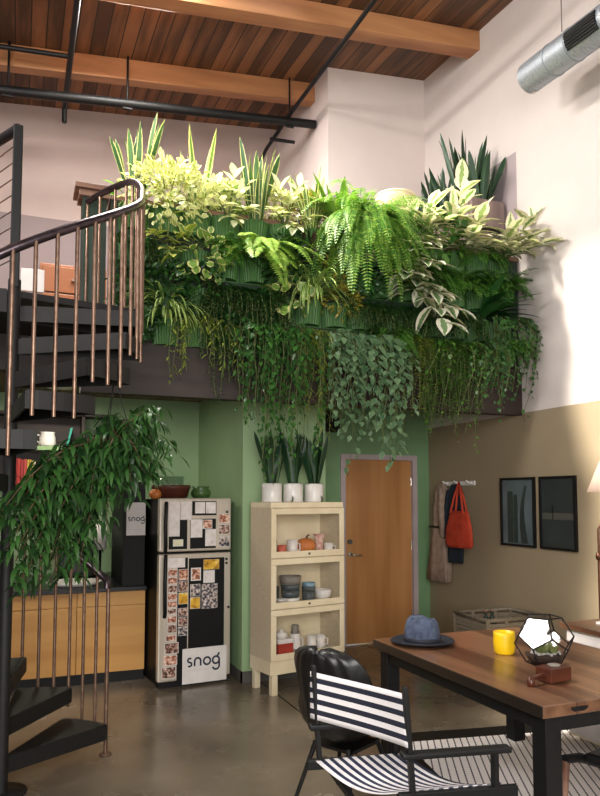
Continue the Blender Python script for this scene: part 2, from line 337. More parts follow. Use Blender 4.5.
MB().tube([dp(.02) + V((.02, -.01, -.145)), dp(.02) + V((.02, -.01, -.1))], .02, 8).build('end_bolt', M['chrome'], t)
t = thing('hanging_wire', 'thin steel wire with a white end hanging beside the duct', 'wire', (4.1, 4.36, 5.5))
MB().tube([(0, 0, 0), (0, 0, ceil_z(4.1, 4.36) - 5.5)], .004, 6).build('cable', M['chrome'], t)
MB().lathe([(0, -.02), (.018, -.015), (.02, .01), (.006, .025), (0, .03)], 10).build('end_plug', M['white'], t)
# ------------------------------------------------------------------ spiral stair
CX, CY, RR = -.05, 4.4, .725
t = thing('spiral_staircase', 'dark steel spiral staircase rising beside the kitchen up to the loft', 'staircase', (CX, CY, 0))
MB().tube([(0, 0, 0), (0, 0, 2.95)], .036, 16).lathe([(.0, 0), (.14, 0), (.14, .012), (.04, .014)], 20).build('center_column', M['stairblack'], t)
RISE, STEP, T0 = .2, math.radians(24.5), math.radians(33)
for kx in range(14):
    a0 = T0 + kx * STEP - math.radians(2); a1 = T0 + (kx + 1) * STEP + math.radians(2); z = RISE * (kx + 1); b = MB(); n = 6
    poly = [(.05 * math.cos(a0), .05 * math.sin(a0))] + [(RR * math.cos(a0 + (a1 - a0) * i / n), RR * math.sin(a0 + (a1 - a0) * i / n)) for i in range(n + 1)] + [(.05 * math.cos(a1), .05 * math.sin(a1))]
    b.prism(poly, z - .012, z)
    for q in (a0, a1): b.obox((RR / 2 * math.cos(q), RR / 2 * math.sin(q), z - .05), (math.cos(q), math.sin(q), 0), (-math.sin(q), math.cos(q), 0), (0, 0, 1), RR / 2, .006, .045)
    for i in range(n):
        q0 = a0 + (a1 - a0) * i / n; q1 = a0 + (a1 - a0) * (i + 1) / n
        b.bar((RR * math.cos(q0), RR * math.sin(q0), z - .05), (RR * math.cos(q1), RR * math.sin(q1), z - .05), .012, .09)
    b.build('stair_tread', M['stairblack'], t)
def rail_z(th): return min(1.12 + .0075 * (math.degrees(th) - 33), 3.93)
rp = []; th = T0
while th < T0 + math.radians(322): rp.append((RR * math.cos(th), RR * math.sin(th), rail_z(th))); th += math.radians(7)
rp += [(.742, .05, 3.61), (.762, .17, 3.69), (.768, .29, 3.77), (.758, .40, 3.84), (.735, .50, 3.89), (.69, .63, 3.92), (.58, .85, 3.93), (.49, 1.06, 3.93)]
MB().tube([(RR * math.cos(T0), RR * math.sin(T0), 1.07)] + rp, .024, 10).build('handrail', M['railsteel'], t)
nb = 39
for i in range(nb + 1):
    th = T0 + math.radians(i * 24.5 / 3); kx = int((math.degrees(th - T0)) / 24.5 + .01); zt = (RISE * (kx + 1) if kx < 14 else 2.9) if i else 0
    p = (RR + .012) * math.cos(th), (RR + .012) * math.sin(th)
    b = MB().tube([(p[0], p[1], zt - (.13 if i else 0)), (p[0], p[1], rail_z(th) - .01)], .0105 if i else .013, 8)
    if not i: b.lathe([(0, 0), (.04, 0), (.04, .01), (.013, .012)], 14, (p[0], p[1], 0))
    b.build('baluster', M['brass_steel'], t)
for f in range(9):
    _q = f * .84 + .3; _i = min(6, int(_q)); p = V(rp[-8 + _i]).lerp(V(rp[-7 + _i]), min(1, _q - _i)); MB().tube([(p.x, p.y, 2.86), (p.x, p.y, p.z - .01)], .0105, 8).build('baluster', M['brass_steel'], t)
b = MB().prism([(-.95, 0.05), (.05, .05)] + [(.75, .19), (.785, .22), (.765, .39), (.71, .61), (.60, .86), (.52, 1.09), (-.95, 1.09)], 2.86, 2.9); b.box(-.95, -.04, .02, .03, 2.76, 2.9); b.build('landing', M['stairblack'], t)
gp = [V((0, -.015, 3.87)), V((-.12, .2, 3.87)), V((-.45, .95, 3.87))]
MB().tube(gp, .03, 10).build('top_rail', M['black'], t)
MB().box(-.03, .025, -.04, .01, 2.9, 3.885).build('rail_post', M['black'], t, bevel=.006); MB().box(-.47, -.43, .93, .97, 2.9, 3.87).build('rail_post', M['black'], t, bevel=.006)
for i in range(8): MB().tube([gp[0] + V((0, 0, -.09 - .1 * i)), gp[2] + V((0, 0, -.09 - .1 * i))], .004, 6).build('steel_cable', M['chrome'], t)
# ------------------------------------------------------------------ loft guard wall, newel, loft furniture
t = thing('planter_guard_wall', 'dark green boarded guard wall carrying the green pocket planters', 'guard wall', (2.5, 5.56, 2.92))
MB().box(-1.88, 2.05, -.03, .03, 0, 1.08).build('board_panel', M['soldark'], t)
MB().box(-1.88, 1.55, -.05, .25, 1.08, 1.12).box(1.55, 2.05, -.05, .09, 1.08, 1.12).build('top_shelf', M['capwood'], t, bevel=.006)
t = thing('newel_post', 'dark green box post with a brown wooden cap at the stair head', 'post', (.47, 5.6, 2.92))
MB().box(-.06, .12, -.06, .12, 0, 1.08).build('post_body', M['soldark'], t)
MB().box(-.09, .14, -.09, .14, 1.08, 1.13).box(-.12, .145, -.12, .17, 1.13, 1.17).build('cap', M['capwood'], t, bevel=.004)
M['orangewood'] = woodmat('orange_wood', '#7a431c', '#a8642f', 0, .16, .45, 8)
t = thing('loft_dresser', 'orange brown wooden dresser against the loft wall behind the stair railing', 'dresser', (.2, 7.9, 2.9))
MB().box(-.05, .62, -.3, .3, 0, 1.2).build('body', M['orangewood'], t, bevel=.01)
for i in range(4): 
    q = MB().box(-.02, .59, -.325, -.302, .04 + i * .285, .31 + i * .285).build('drawer', M['orangewood'], t, bevel=.006)
    MB().tube([(.28, -.32, .18 + i * .285), (.28, -.355, .18 + i * .285)], .02, 10).build('knob', M['capwood'], q)
_a = ony(21, 268, 5.75); _b = ony(44, 293, 5.75)
t = thing('white_board', 'blank white board on a low stand on the loft behind the stair bars', 'board', ((_a.x + _b.x) / 2, 5.75, 2.9)); _h = (_b.x - _a.x) / 2
MB().box(-_h, _h, -.015, .015, _b.z - 2.9, _a.z - 2.9).build('panel', M['paper'], t, bevel=.004)
for x in (-.06, .06): MB().box(x - .015, x + .015, -.014, .014, 0, _b.z - 2.9).box(x - .02, x + .02, -.15, .15, 0, .02).build('leg', M['capwood'], t)
# ------------------------------------------------------------------ kitchen
M['ply'] = woodmat('honey_plywood', '#b8813f', '#d9a65f', 0, None, .45, 5)
M['counter'] = mat('black_countertop', '#0e0f10', '#17181a', .3, 0, 20)
for i in range(3):
    x0 = -.69 + i * .6; lab = ['honey plywood base cabinet hidden behind the stair bars beside the column', 'honey plywood base cabinet in the middle of the kitchen run', 'honey plywood base cabinet at the end beside the refrigerator'][i]
    t = thing('base_cabinet', lab, 'cabinet', (x0 + .3, 6.57, 0), group='kitchen base cabinets')
    MB().box(-.299, .299, .02, .62, .1, .82).box(-.299, .299, .07, .62, 0, .1).build('body', M['ply'], t)
    MB().box(-.3, .3, .06, .075, 0, .098).build('toe_kick', M['black'], t)
    MB().box(-.297, .297, 0, .02, .695, .818).build('drawer', M['ply'], t, bevel=.002)
    MB().box(-.297, .297, 0, .02, .105, .688).build('door', M['ply'], t, bevel=.002)
t = tag(MB().box(-3.4, 1.115, 6.53, 7.87, .82, .86).build('countertop', M['counter'], bevel=.004), 'long black kitchen countertop on the plywood cabinets', 'countertop')
t = thing('tall_black_cabinet', 'tall black cabinet standing on the counter end beside the refrigerator', 'cabinet', (.995, 6.56, .861))
MB().box(-.10, .10, 0, .8, 0, .95).build('body', M['fridgeblack'], t); MB().box(-.098, .098, -.006, -.001, .005, .43).build('lower_door', M['fridgeblack'], t, bevel=.002); MB().box(-.098, .098, -.006, -.001, .44, .945).build('upper_door', M['fridgeblack'], t, bevel=.002)
M['shelfgreen'] = mat('green_painted_shelf', '#7f9c6a', '#8aa775', .6, 0, 5)
t = thing('wall_shelf', 'green and dark wood open kitchen shelf of books and jars behind the staircase', 'shelf', (0, 7.62, 1.75))
MB().box(-1.4, .66, -.02, .25, 0, .03).build('lower_board', M['shelfgreen'], t)
MB().box(-1.4, .95, -.02, .25, .40, .44).build('upper_board', M['shelfgreen'], t)
MB().box(-1.4, .66, .235, .249, .03, .40).box(-1.4, .60, .235, .249, .44, .76).build('back_panel', M['darkwood'], t)
MB().box(.60, .63, -.02, .25, .44, .78).build('upright', M['darkwood'], t); MB().box(.92, .95, -.02, .25, .44, .78).build('upright', M['darkwood'], t); MB().box(-1.4, .95, -.02, .25, .76, .79).build('top_board', M['darkwood'], t)
def book(x, z, wd, h, dep, c, label, tilt=0, y=7.64):
    t = thing('book', label, 'book', (x, y, z), group='books on the kitchen shelf'); t.rotation_euler.y = tilt
    cm = mat('book_cover', c, c, .6)
    MB().box(-wd / 2, -wd / 2 + .003, 0, dep, 0, h).box(wd / 2 - .003, wd / 2, 0, dep, 0, h).box(-wd / 2, wd / 2, -.003, .001, 0, h).build('cover', cm, t)
    MB().box(-wd / 2 + .003, wd / 2 - .003, .001, dep - .006, .004, h - .005).build('page_block', M['paper'], t)
bx = -.055
for wd, hh_, c, lb in ((.033, .28, '#a02626', 'thick red book at the outer end of the book row'), (.028, .28, '#b23129', 'second red book in the row beside the column'), (.026, .27, '#9c2b28', 'third red book in the row, narrower than its neighbours'), (.024, .275, '#b8443a', 'last red book, touching the yellow ones'), (.016, .27, '#c9a33a', 'thin yellow book next to the red books'), (.018, .27, '#b98b2f', 'ochre book second from the red books'), (.016, .26, '#d4c06a', 'pale yellow book near the yellow can'), (.014, .26, '#cbbf9b', 'thin cream book closing the book row')):
    book(bx + wd / 2 + .004, 1.78, wd, hh_, .18, c, lb); bx += wd + .005
book(.46, 2.195, .02, .2, .15, '#2f9a86', 'slim teal book leaning on the upper kitchen shelf', .22)
M['yellow'] = mat('yellow_glaze', '#e8bd10', '#f0c81c', .35, 0, 6); M['red'] = mat('red_enamel', '#9c2c20', '#b23a2a', .45, 0, 10); M['orange'] = mat('orange_glaze', '#b8642a', '#d07f3c', .5, 0, 8)
t = thing('yellow_canister', 'yellow canister with dark lettering bands beside the books', 'canister', (.23, 7.68, 1.78))
MB().lathe([(0, 0), (.05, 0), (.052, .01), (.052, .12), (.048, .135), (0, .135)], 20).build('body', M['yellow'], t)
MB().lathe([(.0525, .045), (.0535, .046), (.0535, .06), (.0525, .061)], 20).lathe([(.0525, .08), (.0535, .081), (.0535, .092), (.0525, .093)], 20).build('label_band', M['black'], t)
t = thing('spice_jar', 'small red jar with a white lid on the upper kitchen shelf', 'jar', (.09, 7.68, 2.19))
MB().lathe([(0, 0), (.04, 0), (.043, .01), (.043, .07), (.035, .085), (0, .085)], 16).build('body', M['red'], t); MB().lathe([(0, .085), (.038, .085), (.038, .11), (0, .112)], 16).build('lid', M['paper'], t)
t = thing('white_pitcher', 'white pitcher with a handle on the upper kitchen shelf', 'pitcher', (.27, 7.68, 2.19))
MB().lathe([(0, 0), (.075, 0), (.085, .02), (.08, .09), (.068, .13), (.074, .15), (.068, .15), (.06, .12), (0, .03)], 20).build('body', M['white'], t)
MB().tube([(-.075, 0, .12), (-.12, 0, .11), (-.12, 0, .06), (-.08, 0, .04)], .008, 8).build('handle', M['white'], t)
t = thing('flower_picture', 'picture of pale flowers in the brown shelf box', 'picture', (.77, 7.7, 2.19))
MB().box(-.09, .09, -.006, .006, 0, .2).build('card', mat('dark_card', '#26321f', '#3a4a2b', .7), t)
fl = MB()
for cx_, cz_ in ((.03, .12), (-.03, .07)):
    for i in range(6):
        q = i * PI / 3; fl.add([(cx_, -.008, cz_), (cx_ + .05 * math.cos(q - .3), -.008, cz_ + .05 * math.sin(q - .3)), (cx_ + .065 * math.cos(q), -.008, cz_ + .065 * math.sin(q)), (cx_ + .05 * math.cos(q + .3), -.008, cz_ + .05 * math.sin(q + .3))], [(0, 1, 2, 3)])
fl.build('flower_print', M['paper'], t)
t = thing('white_tray', 'white oval tray on the black countertop behind the bars', 'tray', (.5, 6.85, .86))
MB().lathe([(0, 0), (.2, 0), (.25, .03), (.243, .035), (.2, .012), (0, .01)], 28).build('dish', M['white'], t)
t = thing('counter_appliance', 'black kitchen appliance box at the back of the counter', 'appliance', (.55, 7.5, .86))
MB().box(-.17, .17, -.15, .2, 0.01, .3).build('housing', M['black'], t, bevel=.015); MB().box(-.15, .1, -.156, -.15, .06, .27).build('front_door', M['counter'], t, bevel=.003); MB().tube([(.13, -.15, .2), (.13, -.165, .2)], .015, 12).build('knob', M['chrome'], t)
for sx_ in (-1, 1): MB().lathe([(0, 0), (.015, 0), (.012, .012), (0, .012)], 10, (sx_ * .14, -.1, 0)).build('foot', M['black'], t)
t = thing('wall_outlet', 'small framed switch plate on the green kitchen wall', 'outlet', (.80, 7.865, 1.14))
MB().box(-.07, .07, -.012, 0, -.045, .045).build('plate', M['darkwood'], t, bevel=.003); MB().box(-.05, .05, -.016, -.012, -.03, .03).build('insert', M['white'], t)
t = thing('paper_towel_roll', 'white paper towel roll on a stand at the back counter', 'paper towel', (.80, 7.5, .86))
MB().lathe([(0, 0), (.08, 0), (.08, .015), (.012, .017), (.012, .56), (0, .57)], 20).build('stand', M['black'], t); MB().lathe([(.014, .27), (.062, .27), (.062, .53), (.014, .53)], 24).build('paper_roll', M['paper'], t)
t = thing('added_fill_lamp', 'round white fill lamp added out of view under the loft above the kitchen counter', 'lamp', (.35, 7.0, 2.759))  # added fill lamp, out of view, to brighten the kitchen under the loft
MB().lathe([(0, 0), (.16, 0), (.16, -.03), (.13, -.05), (0, -.055)], 24).build('fill_lamp_body', M['white'], t)
_l = bpy.data.lights.new('kitchen_fill', 'AREA'); _l.shape = 'DISK'; _l.size = .3; _l.energy = 13; _l.color = (1, .93, .78); _o = bpy.data.objects.new('kitchen_fill_light', _l); COL.objects.link(_o); _o.parent = t; _o.location = (0, 0, -.07)
# ---- lettering used on the two signs: strokes laid on a board
def arc(cx, cy, r, a0, a1, n=14): return [(cx + r * math.cos(math.radians(a0 + (a1 - a0) * i / n)), cy + r * math.sin(math.radians(a0 + (a1 - a0) * i / n))) for i in range(n + 1)]
def ribbon(mb, pts, wd, to3):
    n = len(pts); vs = []
    for i, p in enumerate(pts):
        a = V(pts[max(i - 1, 0)]); b = V(pts[min(i + 1, n - 1)]); d = (b - a).normalized(); nn = V((-d.y, d.x)) * wd / 2
        vs += [to3(p[0] + nn.x, p[1] + nn.y), to3(p[0] - nn.x, p[1] - nn.y)]
    mb.add(vs, [(2 * i, 2 * i + 1, 2 * i + 3, 2 * i + 2) for i in range(n - 1)])
def snog(mb, to3, x0, y0, s):
    W = .24 * s; f = lambda L: [(x0 + s * a, y0 + s * b) for a, b in L]
    ribbon(mb, f(arc(.45, .78, .25, 40, 270, 12) + arc(.45, .28, .25, 90, -140, 12)), W * .95, to3)
    ribbon(mb, f([(1.1, 0), (1.1, .6)] + arc(1.5, .6, .4, 180, 0) + [(1.9, 0)]), W, to3)
    ribbon(mb, f(arc(2.75, .52, .45, 0, 360, 24)), W, to3)
    ribbon(mb, f(arc(3.95, .52, .45, 0, 360, 24)), W, to3)
    ribbon(mb, f([(4.38, .6), (4.4, -.1)] + arc(3.95, -.2, .45, 0, -165)), W, to3)
    ribbon(mb, f([(4.15, 1.0), (4.4, 1.42)]), W, to3)
def small_line(mb, to3, x0, y0, s):
    for i in range(11): ribbon(mb, [(x0 + s * .38 * i, y0), (x0 + s * (.38 * i + .24), y0 + (s * .16 if i % 2 else 0))], .06 * s, to3); ribbon(mb, [(x0 + s * .38 * i, y0 + s * .2), (x0 + s * (.38 * i + .2), y0 + s * .2)], .05 * s, to3)
M['ink'] = mat('navy_ink', '#1c2338', '#1c2338', .6); M['inkgrey'] = mat('grey_ink', '#b9b6bb', '#b9b6bb', .7)
p0 = ony(126.5, 519, 6.55); p1 = ony(145.5, 519, 6.55)
t = thing('cabinet_poster', 'white poster with dark lettering on the tall black cabinet behind the leaves', 'poster', ((p0.x + p1.x) / 2, 6.5535, p0.z)); hw_ = (p1.x - p0.x) / 2
MB().box(-hw_, hw_, -.003, 0, -.15, .15).build('sheet', M['paper'], t)
to3 = lambda a, b: (a, -.0042, b)
lm = MB(); snog(lm, to3, -hw_ + .01, -.02, hw_ * 2 / 5.0); lm.build('lettering', M['ink'], t); lm = MB(); small_line(lm, to3, -hw_ + .02, -.1, hw_ * 1.6 / 5); lm.build('small_print', M['inkgrey'], t)
# ------------------------------------------------------------------ refrigerator (turned five degrees)
FR = math.radians(5.5); FL = V((1.158, 6.215, 0)); FW, FH = .675, 1.66
t = thing('refrigerator', 'steel two-door refrigerator covered in snapshots, beside the green pillar', 'refrigerator', FL, FR)
MB().box(.005, FW - .005, .05, .72, .03, FH - .01).build('body', M['fridgeblack'], t, bevel=.006)
MB().box(.02, FW - .02, .02, .1, .0, .055).build('kick_grille', M['black'], t)
def zfrac(x, y):  # height on the fridge front from photo position
    bot = 690 - (x - 159) / 72 * 10; return FH * (1 - (y - 497) / (bot - 497))
def fx(x): return (x - 159.0) / 72.0 * FW
up = MB().box(0, FW, -.02, .05, 1.185, FH).build('freezer_door', M['steel'], t, bevel=.012)
lo = MB().box(0, FW, -.02, .05, .06, 1.165).build('fridge_door', M['steel'], t, bevel=.012)
for par, z0, z1 in ((up, 1.195, 1.62), (lo, .62, 1.155)): MB().tube([(.055, -.02, z0), (.05, -.05, z0 + .04), (.045, -.055, (z0 + z1) / 2), (.05, -.05, z1 - .04), (.06, -.02, z1)], .017, 10).build('door_handle', M['black'], par)
def bpan(par, x0, y0, x1, y1, nm='black_panel'): xm = (x0 + x1) / 2; return MB().box(fx(x0), fx(x1), -.0225, -.0195, zfrac(xm, y1), zfrac(xm, y0)).build(nm, M['fridgeblack'], par)
bpan(up, 168, 519, 186, 549); bpan(up, 189, 518, 215, 548); bpan(lo, 188, 557.5, 224, 680); bpan(lo, 177, 557.5, 187, 681)
def photomat(name, cols, sc, tint=None):
    k = NT(name); k.b.inputs['Roughness'].default_value = .45; tc = k.n('ShaderNodeTexCoord'); oi = k.n('ShaderNodeObjectInfo')
    ad = k.n('ShaderNodeVectorMath', operation='MULTIPLY_ADD'); k.l(tc, 3, ad, 0); ad.inputs[1].default_value = (1, 1, 1)
    cb = k.n('ShaderNodeCombineXYZ'); mm = k.n('ShaderNodeMath', operation='MULTIPLY'); k.l(oi, 'Random', mm, 0); mm.inputs[1].default_value = 40
    for i in range(3): k.l(mm, 0, cb, i)
    k.l(cb, 0, ad, 2); no = k.n('ShaderNodeTexNoise'); no.inputs['Scale'].default_value = sc; no.inputs['Detail'].default_value = 3; k.l(ad, 0, no, 0)
    r = k.ramp(cols); k.l(no, 0, r, 0); k.l(r, 0, k.b, 0); return k.m
PM = {'dark': photomat('snapshot_dark', [(.3, '#1a1715'), (.45, '#5b3a2f'), (.55, '#b08a78'), (.7, '#e3d3c8')], 45),
      'warm': photomat('snapshot_warm', [(.3, '#4b2a20'), (.45, '#a05f45'), (.55, '#d9a68c'), (.7, '#efe0d6')], 45),
      'blue': photomat('snapshot_blue', [(.3, '#1a1a1d'), (.45, '#3a4154'), (.52, '#a89488'), (.7, '#e6dedb')], 40),
      'yel': photomat('snapshot_yellow', [(.3, '#7a5212'), (.45, '#d09a22'), (.6, '#e5bb44'), (.7, '#f0dca0')], 18),
      'paper': photomat('drawn_paper', [(.2, '#a8968f'), (.34, '#d8cec9'), (.55, '#e3dad6'), (.7, '#e8e2df')], 22),
      'cream': photomat('cream_note', [(.3, '#a5a56a'), (.45, '#d8d2b0'), (.7, '#e6e0c6')], 14)}
def stick(x0, y0, x1, y1, kind, label, name='snapshot', border=.006, lift=0, cat='photo', grp='photos on the refrigerator'):
    xm = (x0 + x1) / 2; a, b, z0, z1 = fx(x0), fx(x1), zfrac(xm, y1), zfrac(xm, y0); cx = (a + b) / 2
    R = Matrix.Rotation(FR, 3, 'Z'); p = FL + R @ V((cx, -.0232 - lift, (z0 + z1) / 2))
    t = thing(name, label, cat, p, FR, grp); hw, hz = (b - a) / 2, (z1 - z0) / 2
    MB().box(-hw, hw, -.0015, 0.0, -hz, hz).build('paper_sheet', M['paper'], t)
    MB().box(-hw + border, hw - border, -.0022, -.0014, -hz + border, hz - border).build('printed_image', PM[kind], t); return t
stick(167.7, 500.5, 178.5, 536, 'paper', 'long narrow white drawing beside the freezer handle', 'drawing', .002, cat='drawing', grp='papers on the freezer door')
stick(179.3, 500.5, 190, 519, 'paper', 'white sketch at the freezer top next to the long narrow drawing', 'drawing', .002, cat='drawing', grp='papers on the freezer door')
tag(MB().box(-.115, .115, -.003, 0, -.064, .064).build('photo_frame_board', M['fridgeblack'], None, FL + Matrix.Rotation(FR, 3, 'Z') @ V((fx(203), -.0232, zfrac(203, 507.3))), FR), 'black backing board at the freezer top holding two white sheets', 'board')
stick(193.5, 501, 203.5, 512.5, 'paper', 'white sheet on the black backing board, on the handle side', 'drawing', .002, .0035, 'drawing', 'papers on the freezer door')
stick(204.3, 501, 214.5, 512.5, 'paper', 'white sheet with a dark figure on the black backing board, away from the handle', 'drawing', .002, .0035, 'drawing', 'papers on the freezer door')
stick(189.3, 518.5, 201, 537, 'paper', 'white sheet with small figures in the middle of the freezer door', 'drawing', .002, .001, 'drawing', 'papers on the freezer door')
stick(201.3, 519, 211, 528, 'warm', 'small sketch below the black backing board on the freezer', 'snapshot', .005, .001)
stick(204, 528.5, 215, 545.5, 'paper', 'white drawing low on the black freezer panel', 'drawing', .002, .001, 'drawing', 'papers on the freezer door')
stick(172, 539, 182, 546, 'cream', 'cream note at the bottom of the freezer door', 'note', .004, .001, 'note', 'papers on the freezer door')
for i, (a, b, kd) in enumerate(((513, 522, 'warm'), (524, 533.5, 'dark'), (536, 546, 'blue'))): stick(218, a, 229.3, b, kd, ['brown snapshot, top of three down the freezer edge', 'dark snapshot, middle of three down the freezer edge', 'blue snapshot, bottom of three down the freezer edge'][i], border=.003)
tag(MB().tube([(0, 0, 0), (0, -.012, 0)], .013, 12).build('fridge_magnet', M['rubber'], None, FL + Matrix.Rotation(FR, 3, 'Z') @ V((fx(226.3), -.0205, zfrac(226, 511))), FR), 'small dark magnet near the freezer top corner', 'magnet')
stick(167, 557.8, 184, 567.5, 'paper', 'wide white sheet at the top of the lower fridge door', 'drawing', .002, .0035, 'drawing', 'papers on the freezer door')
colA = [(569, 576), (577, 584), (585, 592.5), (593.5, 600), (601, 607.5), (608.5, 615), (616, 623), (624.5, 633), (635, 641), (642.5, 653.5), (655, 665), (666.5, 678)]
ords = 'first second third fourth fifth sixth seventh eighth ninth tenth eleventh twelfth'.split()
for i, (a, b) in enumerate(colA): xa = 167.3 - max(0, i - 7) * 1.2; stick(xa, a, xa + 9.5 + (i > 8) * 4, b, ['warm', 'warm', 'dark', 'warm', 'warm', 'dark', 'warm', 'dark', 'warm', 'dark', 'warm', 'dark'][i], '%s snapshot down the long column beside the fridge door handle' % ords[i], border=.005, lift=.001 if i < 9 else .0055)
for i, (a, b) in enumerate([(569, 580), (581, 591.5), (592.5, 604), (608, 616), (617, 625.5), (626.5, 635.5)]): stick(178, a, 187.3, b, ['warm', 'dark', 'yel', 'dark', 'dark', 'blue'][i], ['brown snapshot heading the short second photo column', 'dark snapshot second in the short photo column', 'yellow snapshot in the short photo column', 'grey snapshot below the yellow one', 'dark snapshot next to last in the short photo column', 'blue snapshot ending the short photo column'][i], border=.003, lift=.001)
stick(190, 567.5, 200, 580.5, 'warm', 'white-bordered portrait on the black panel by the photo columns', border=.01, lift=.001)
stick(202.5, 570, 214, 582.5, 'paper', 'white-bordered portrait with a grey face on the black panel', border=.012, lift=.001)
stick(202.5, 559, 218.5, 569, 'yel', 'wide yellow print at the top of the black panel', border=.001, lift=.001)
stick(189.5, 584, 199.5, 596, 'blue', 'upper of two snapshots beside the large group photo', border=.003, lift=.001)
stick(189.5, 597, 199.5, 608.5, 'yel', 'lower of two snapshots beside the large group photo', border=.003, lift=.001)
stick(201, 583.5, 217, 608, 'blue', 'large group photo in the middle of the black panel', border=.001, lift=.001)
for i, (mx_, my_) in enumerate(((226, 558.5), (226, 562.5), (228.3, 606.5))): tag(MB().tube([(0, 0, 0), (0, -.012, 0)], .011, 12).build('fridge_magnet', M['black'], None, FL + Matrix.Rotation(FR, 3, 'Z') @ V((fx(mx_), -.0205, zfrac(mx_, my_))), FR), ['round black magnet at the upper corner of the fridge door', 'round black magnet just below another at the fridge corner', 'small black magnet halfway down the fridge edge'][i], 'magnet', 'magnets on the refrigerator')
a, b = fx(182.3), fx(226.5); z0, z1 = zfrac(204, 681), zfrac(204, 646.5)
t = thing('fridge_sign', 'white sign with large navy lettering low on the refrigerator door', 'sign', FL + Matrix.Rotation(FR, 3, 'Z') @ V(((a + b) / 2, -.028, (z0 + z1) / 2)), FR)
MB().box(-(b - a) / 2, (b - a) / 2, -.004, .0, -(z1 - z0) / 2, (z1 - z0) / 2).build('board', M['paper'], t)
to3 = lambda p, q: (p, -.0055, q); s_ = (b - a) / 5.9
lm = MB(); snog(lm, to3, -(b - a) / 2 + s_ * .5, -.005, s_); lm.build('lettering', M['ink'], t); lm = MB(); small_line(lm, to3, -(b - a) / 2 + s_ * .6, -.045, s_ * .8); lm.build('small_print', M['inkgrey'], t)
# on top of the fridge
R = Matrix.Rotation(FR, 3, 'Z'); TOP = FH - .01
M['terra'] = mat('brown_earthenware', '#4a2519', '#5e3222', .5, 0, 8); M['greenpot'] = mat('green_glaze', '#3d5a2c', '#4d6d38', .35, 0, 8)
t = thing('earthenware_bowl', 'wide brown earthenware bowl on top of the refrigerator', 'bowl', FL + R @ V((.2, .3, TOP)))
MB().lathe([(0, 0), (.11, 0), (.15, .02), (.17, .09), (.18, .1), (.18, .13), (.165, .13), (.15, .06), (0, .03)], 28).build('body', M['terra'], t)
t = thing('green_pot', 'small green glazed pot on the refrigerator next to the pillar', 'pot', FL + R @ V((.49, .3, TOP)))
MB().lathe([(0, 0), (.06, 0), (.095, .04), (.095, .07), (.075, .1), (.085, .12), (.075, .12), (.06, .09), (0, .04)], 24).build('body', M['greenpot'], t)
t = thing('glass_dish', 'clear glass dish standing behind the brown bowl', 'dish', FL + R @ V((.27, .58, TOP)))
MB().lathe([(0, 0), (.1, 0), (.13, .1), (.14, .22), (.13, .22), (.12, .1), (.09, .02), (0, .02)], 24).build('body', M['glassdark'], t)
t = thing('orange_gourd', 'orange gourd beside the brown bowl on the refrigerator', 'gourd', FL + R @ V((.03, .22, TOP)))
MB().lathe([(0, 0), (.03, .002), (.055, .03), (.055, .06), (.03, .09), (0, .095)], 16, warp=lambda p, q: p * (1 + .0) + V((.004 * math.cos(8 * q) * math.cos(q), .004 * math.cos(8 * q) * math.sin(q), 0))).build('body', M['orange'], t); MB().tube([(0, 0, .09), (.01, 0, .12)], .007, 6).build('stalk', M['bark'], t)
# ------------------------------------------------------------------ barrister bookcase
BR = math.radians(11); BL = V((2.0, 5.64, 0)); BW, BD = .765, .36; RB = Matrix.Rotation(BR, 3, 'Z')
t = thing('barrister_bookcase', 'cream painted three-tier glass-door bookcase against the green pillar', 'bookcase', BL, BR)
MB().box(0, BW, 0, BD, 1.575, 1.625).build('top_cap', M['cream'], t, bevel=.006)
tiers = [(1.145, 1.575), (.715, 1.145), (.285, .715)]
for z0, z1 in tiers:
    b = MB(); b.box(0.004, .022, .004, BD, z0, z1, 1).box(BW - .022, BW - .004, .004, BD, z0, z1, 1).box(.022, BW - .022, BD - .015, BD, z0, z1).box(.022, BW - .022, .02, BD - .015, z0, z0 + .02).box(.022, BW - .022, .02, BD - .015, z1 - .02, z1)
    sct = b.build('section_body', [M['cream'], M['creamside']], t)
    dr = MB().box(0, BW, -.012, .004, z0 + .004, z0 + .058).box(0, BW, -.012, .004, z1 - .055, z1 - .004).box(0, .05, -.012, .004, z0 + .058, z1 - .055).box(BW - .05, BW, -.012, .004, z0 + .058, z1 - .055).build('door', M['cream'], t, bevel=.003)
    MB().box(.05, BW - .05, -.005, -.003, z0 + .058, z1 - .055).build('glass_pane', M['glass'], dr)
    MB().lathe([(0, -.02), (.012, -.015), (.012, 0)], 10, (BW / 2, -.014, z0 + .04)).build('knob', M['chrome'], dr)
MB().box(0, BW, 0, BD, .17, .285).build('base', M['cream'], t, bevel=.006)
for x in (0.02, BW - .075):
    for y in (.005, BD - .06): MB().box(x, x + .055, y, y + .055, 0, .17).build('leg', M['cream'], t, bevel=.004)
def bp(px, dep=.13, tier=0): return BL + RB @ V(((px - 265) / 74 * BW, dep, tiers[tier][0] + .021))
def vessel(name, label, cat, p, prof, m, handle=None, parts=(), group=None):
    t = thing(name, label, cat, p, 0, group); MB().lathe(prof, 22).build('body', m, t)
    if handle: r, z0, z1 = handle; q = -.9; MB().tube([(math.cos(q) * r, math.sin(q) * r, z1), (math.cos(q) * (r + .03), math.sin(q) * (r + .03), z1 - .008), (math.cos(q) * (r + .03), math.sin(q) * (r + .03), z0 + .012), (math.cos(q) * r, math.sin(q) * r, z0)], .006, 8).build('handle', m, t)
    for nm, pr_, mm in parts: MB().lathe(pr_, 20).build(nm, mm, t)
    return t
def cup(r, h): return [(0, 0), (r * .8, 0), (r, .01), (r, h), (r - .005, h), (r - .006, .02), (0, .012)]
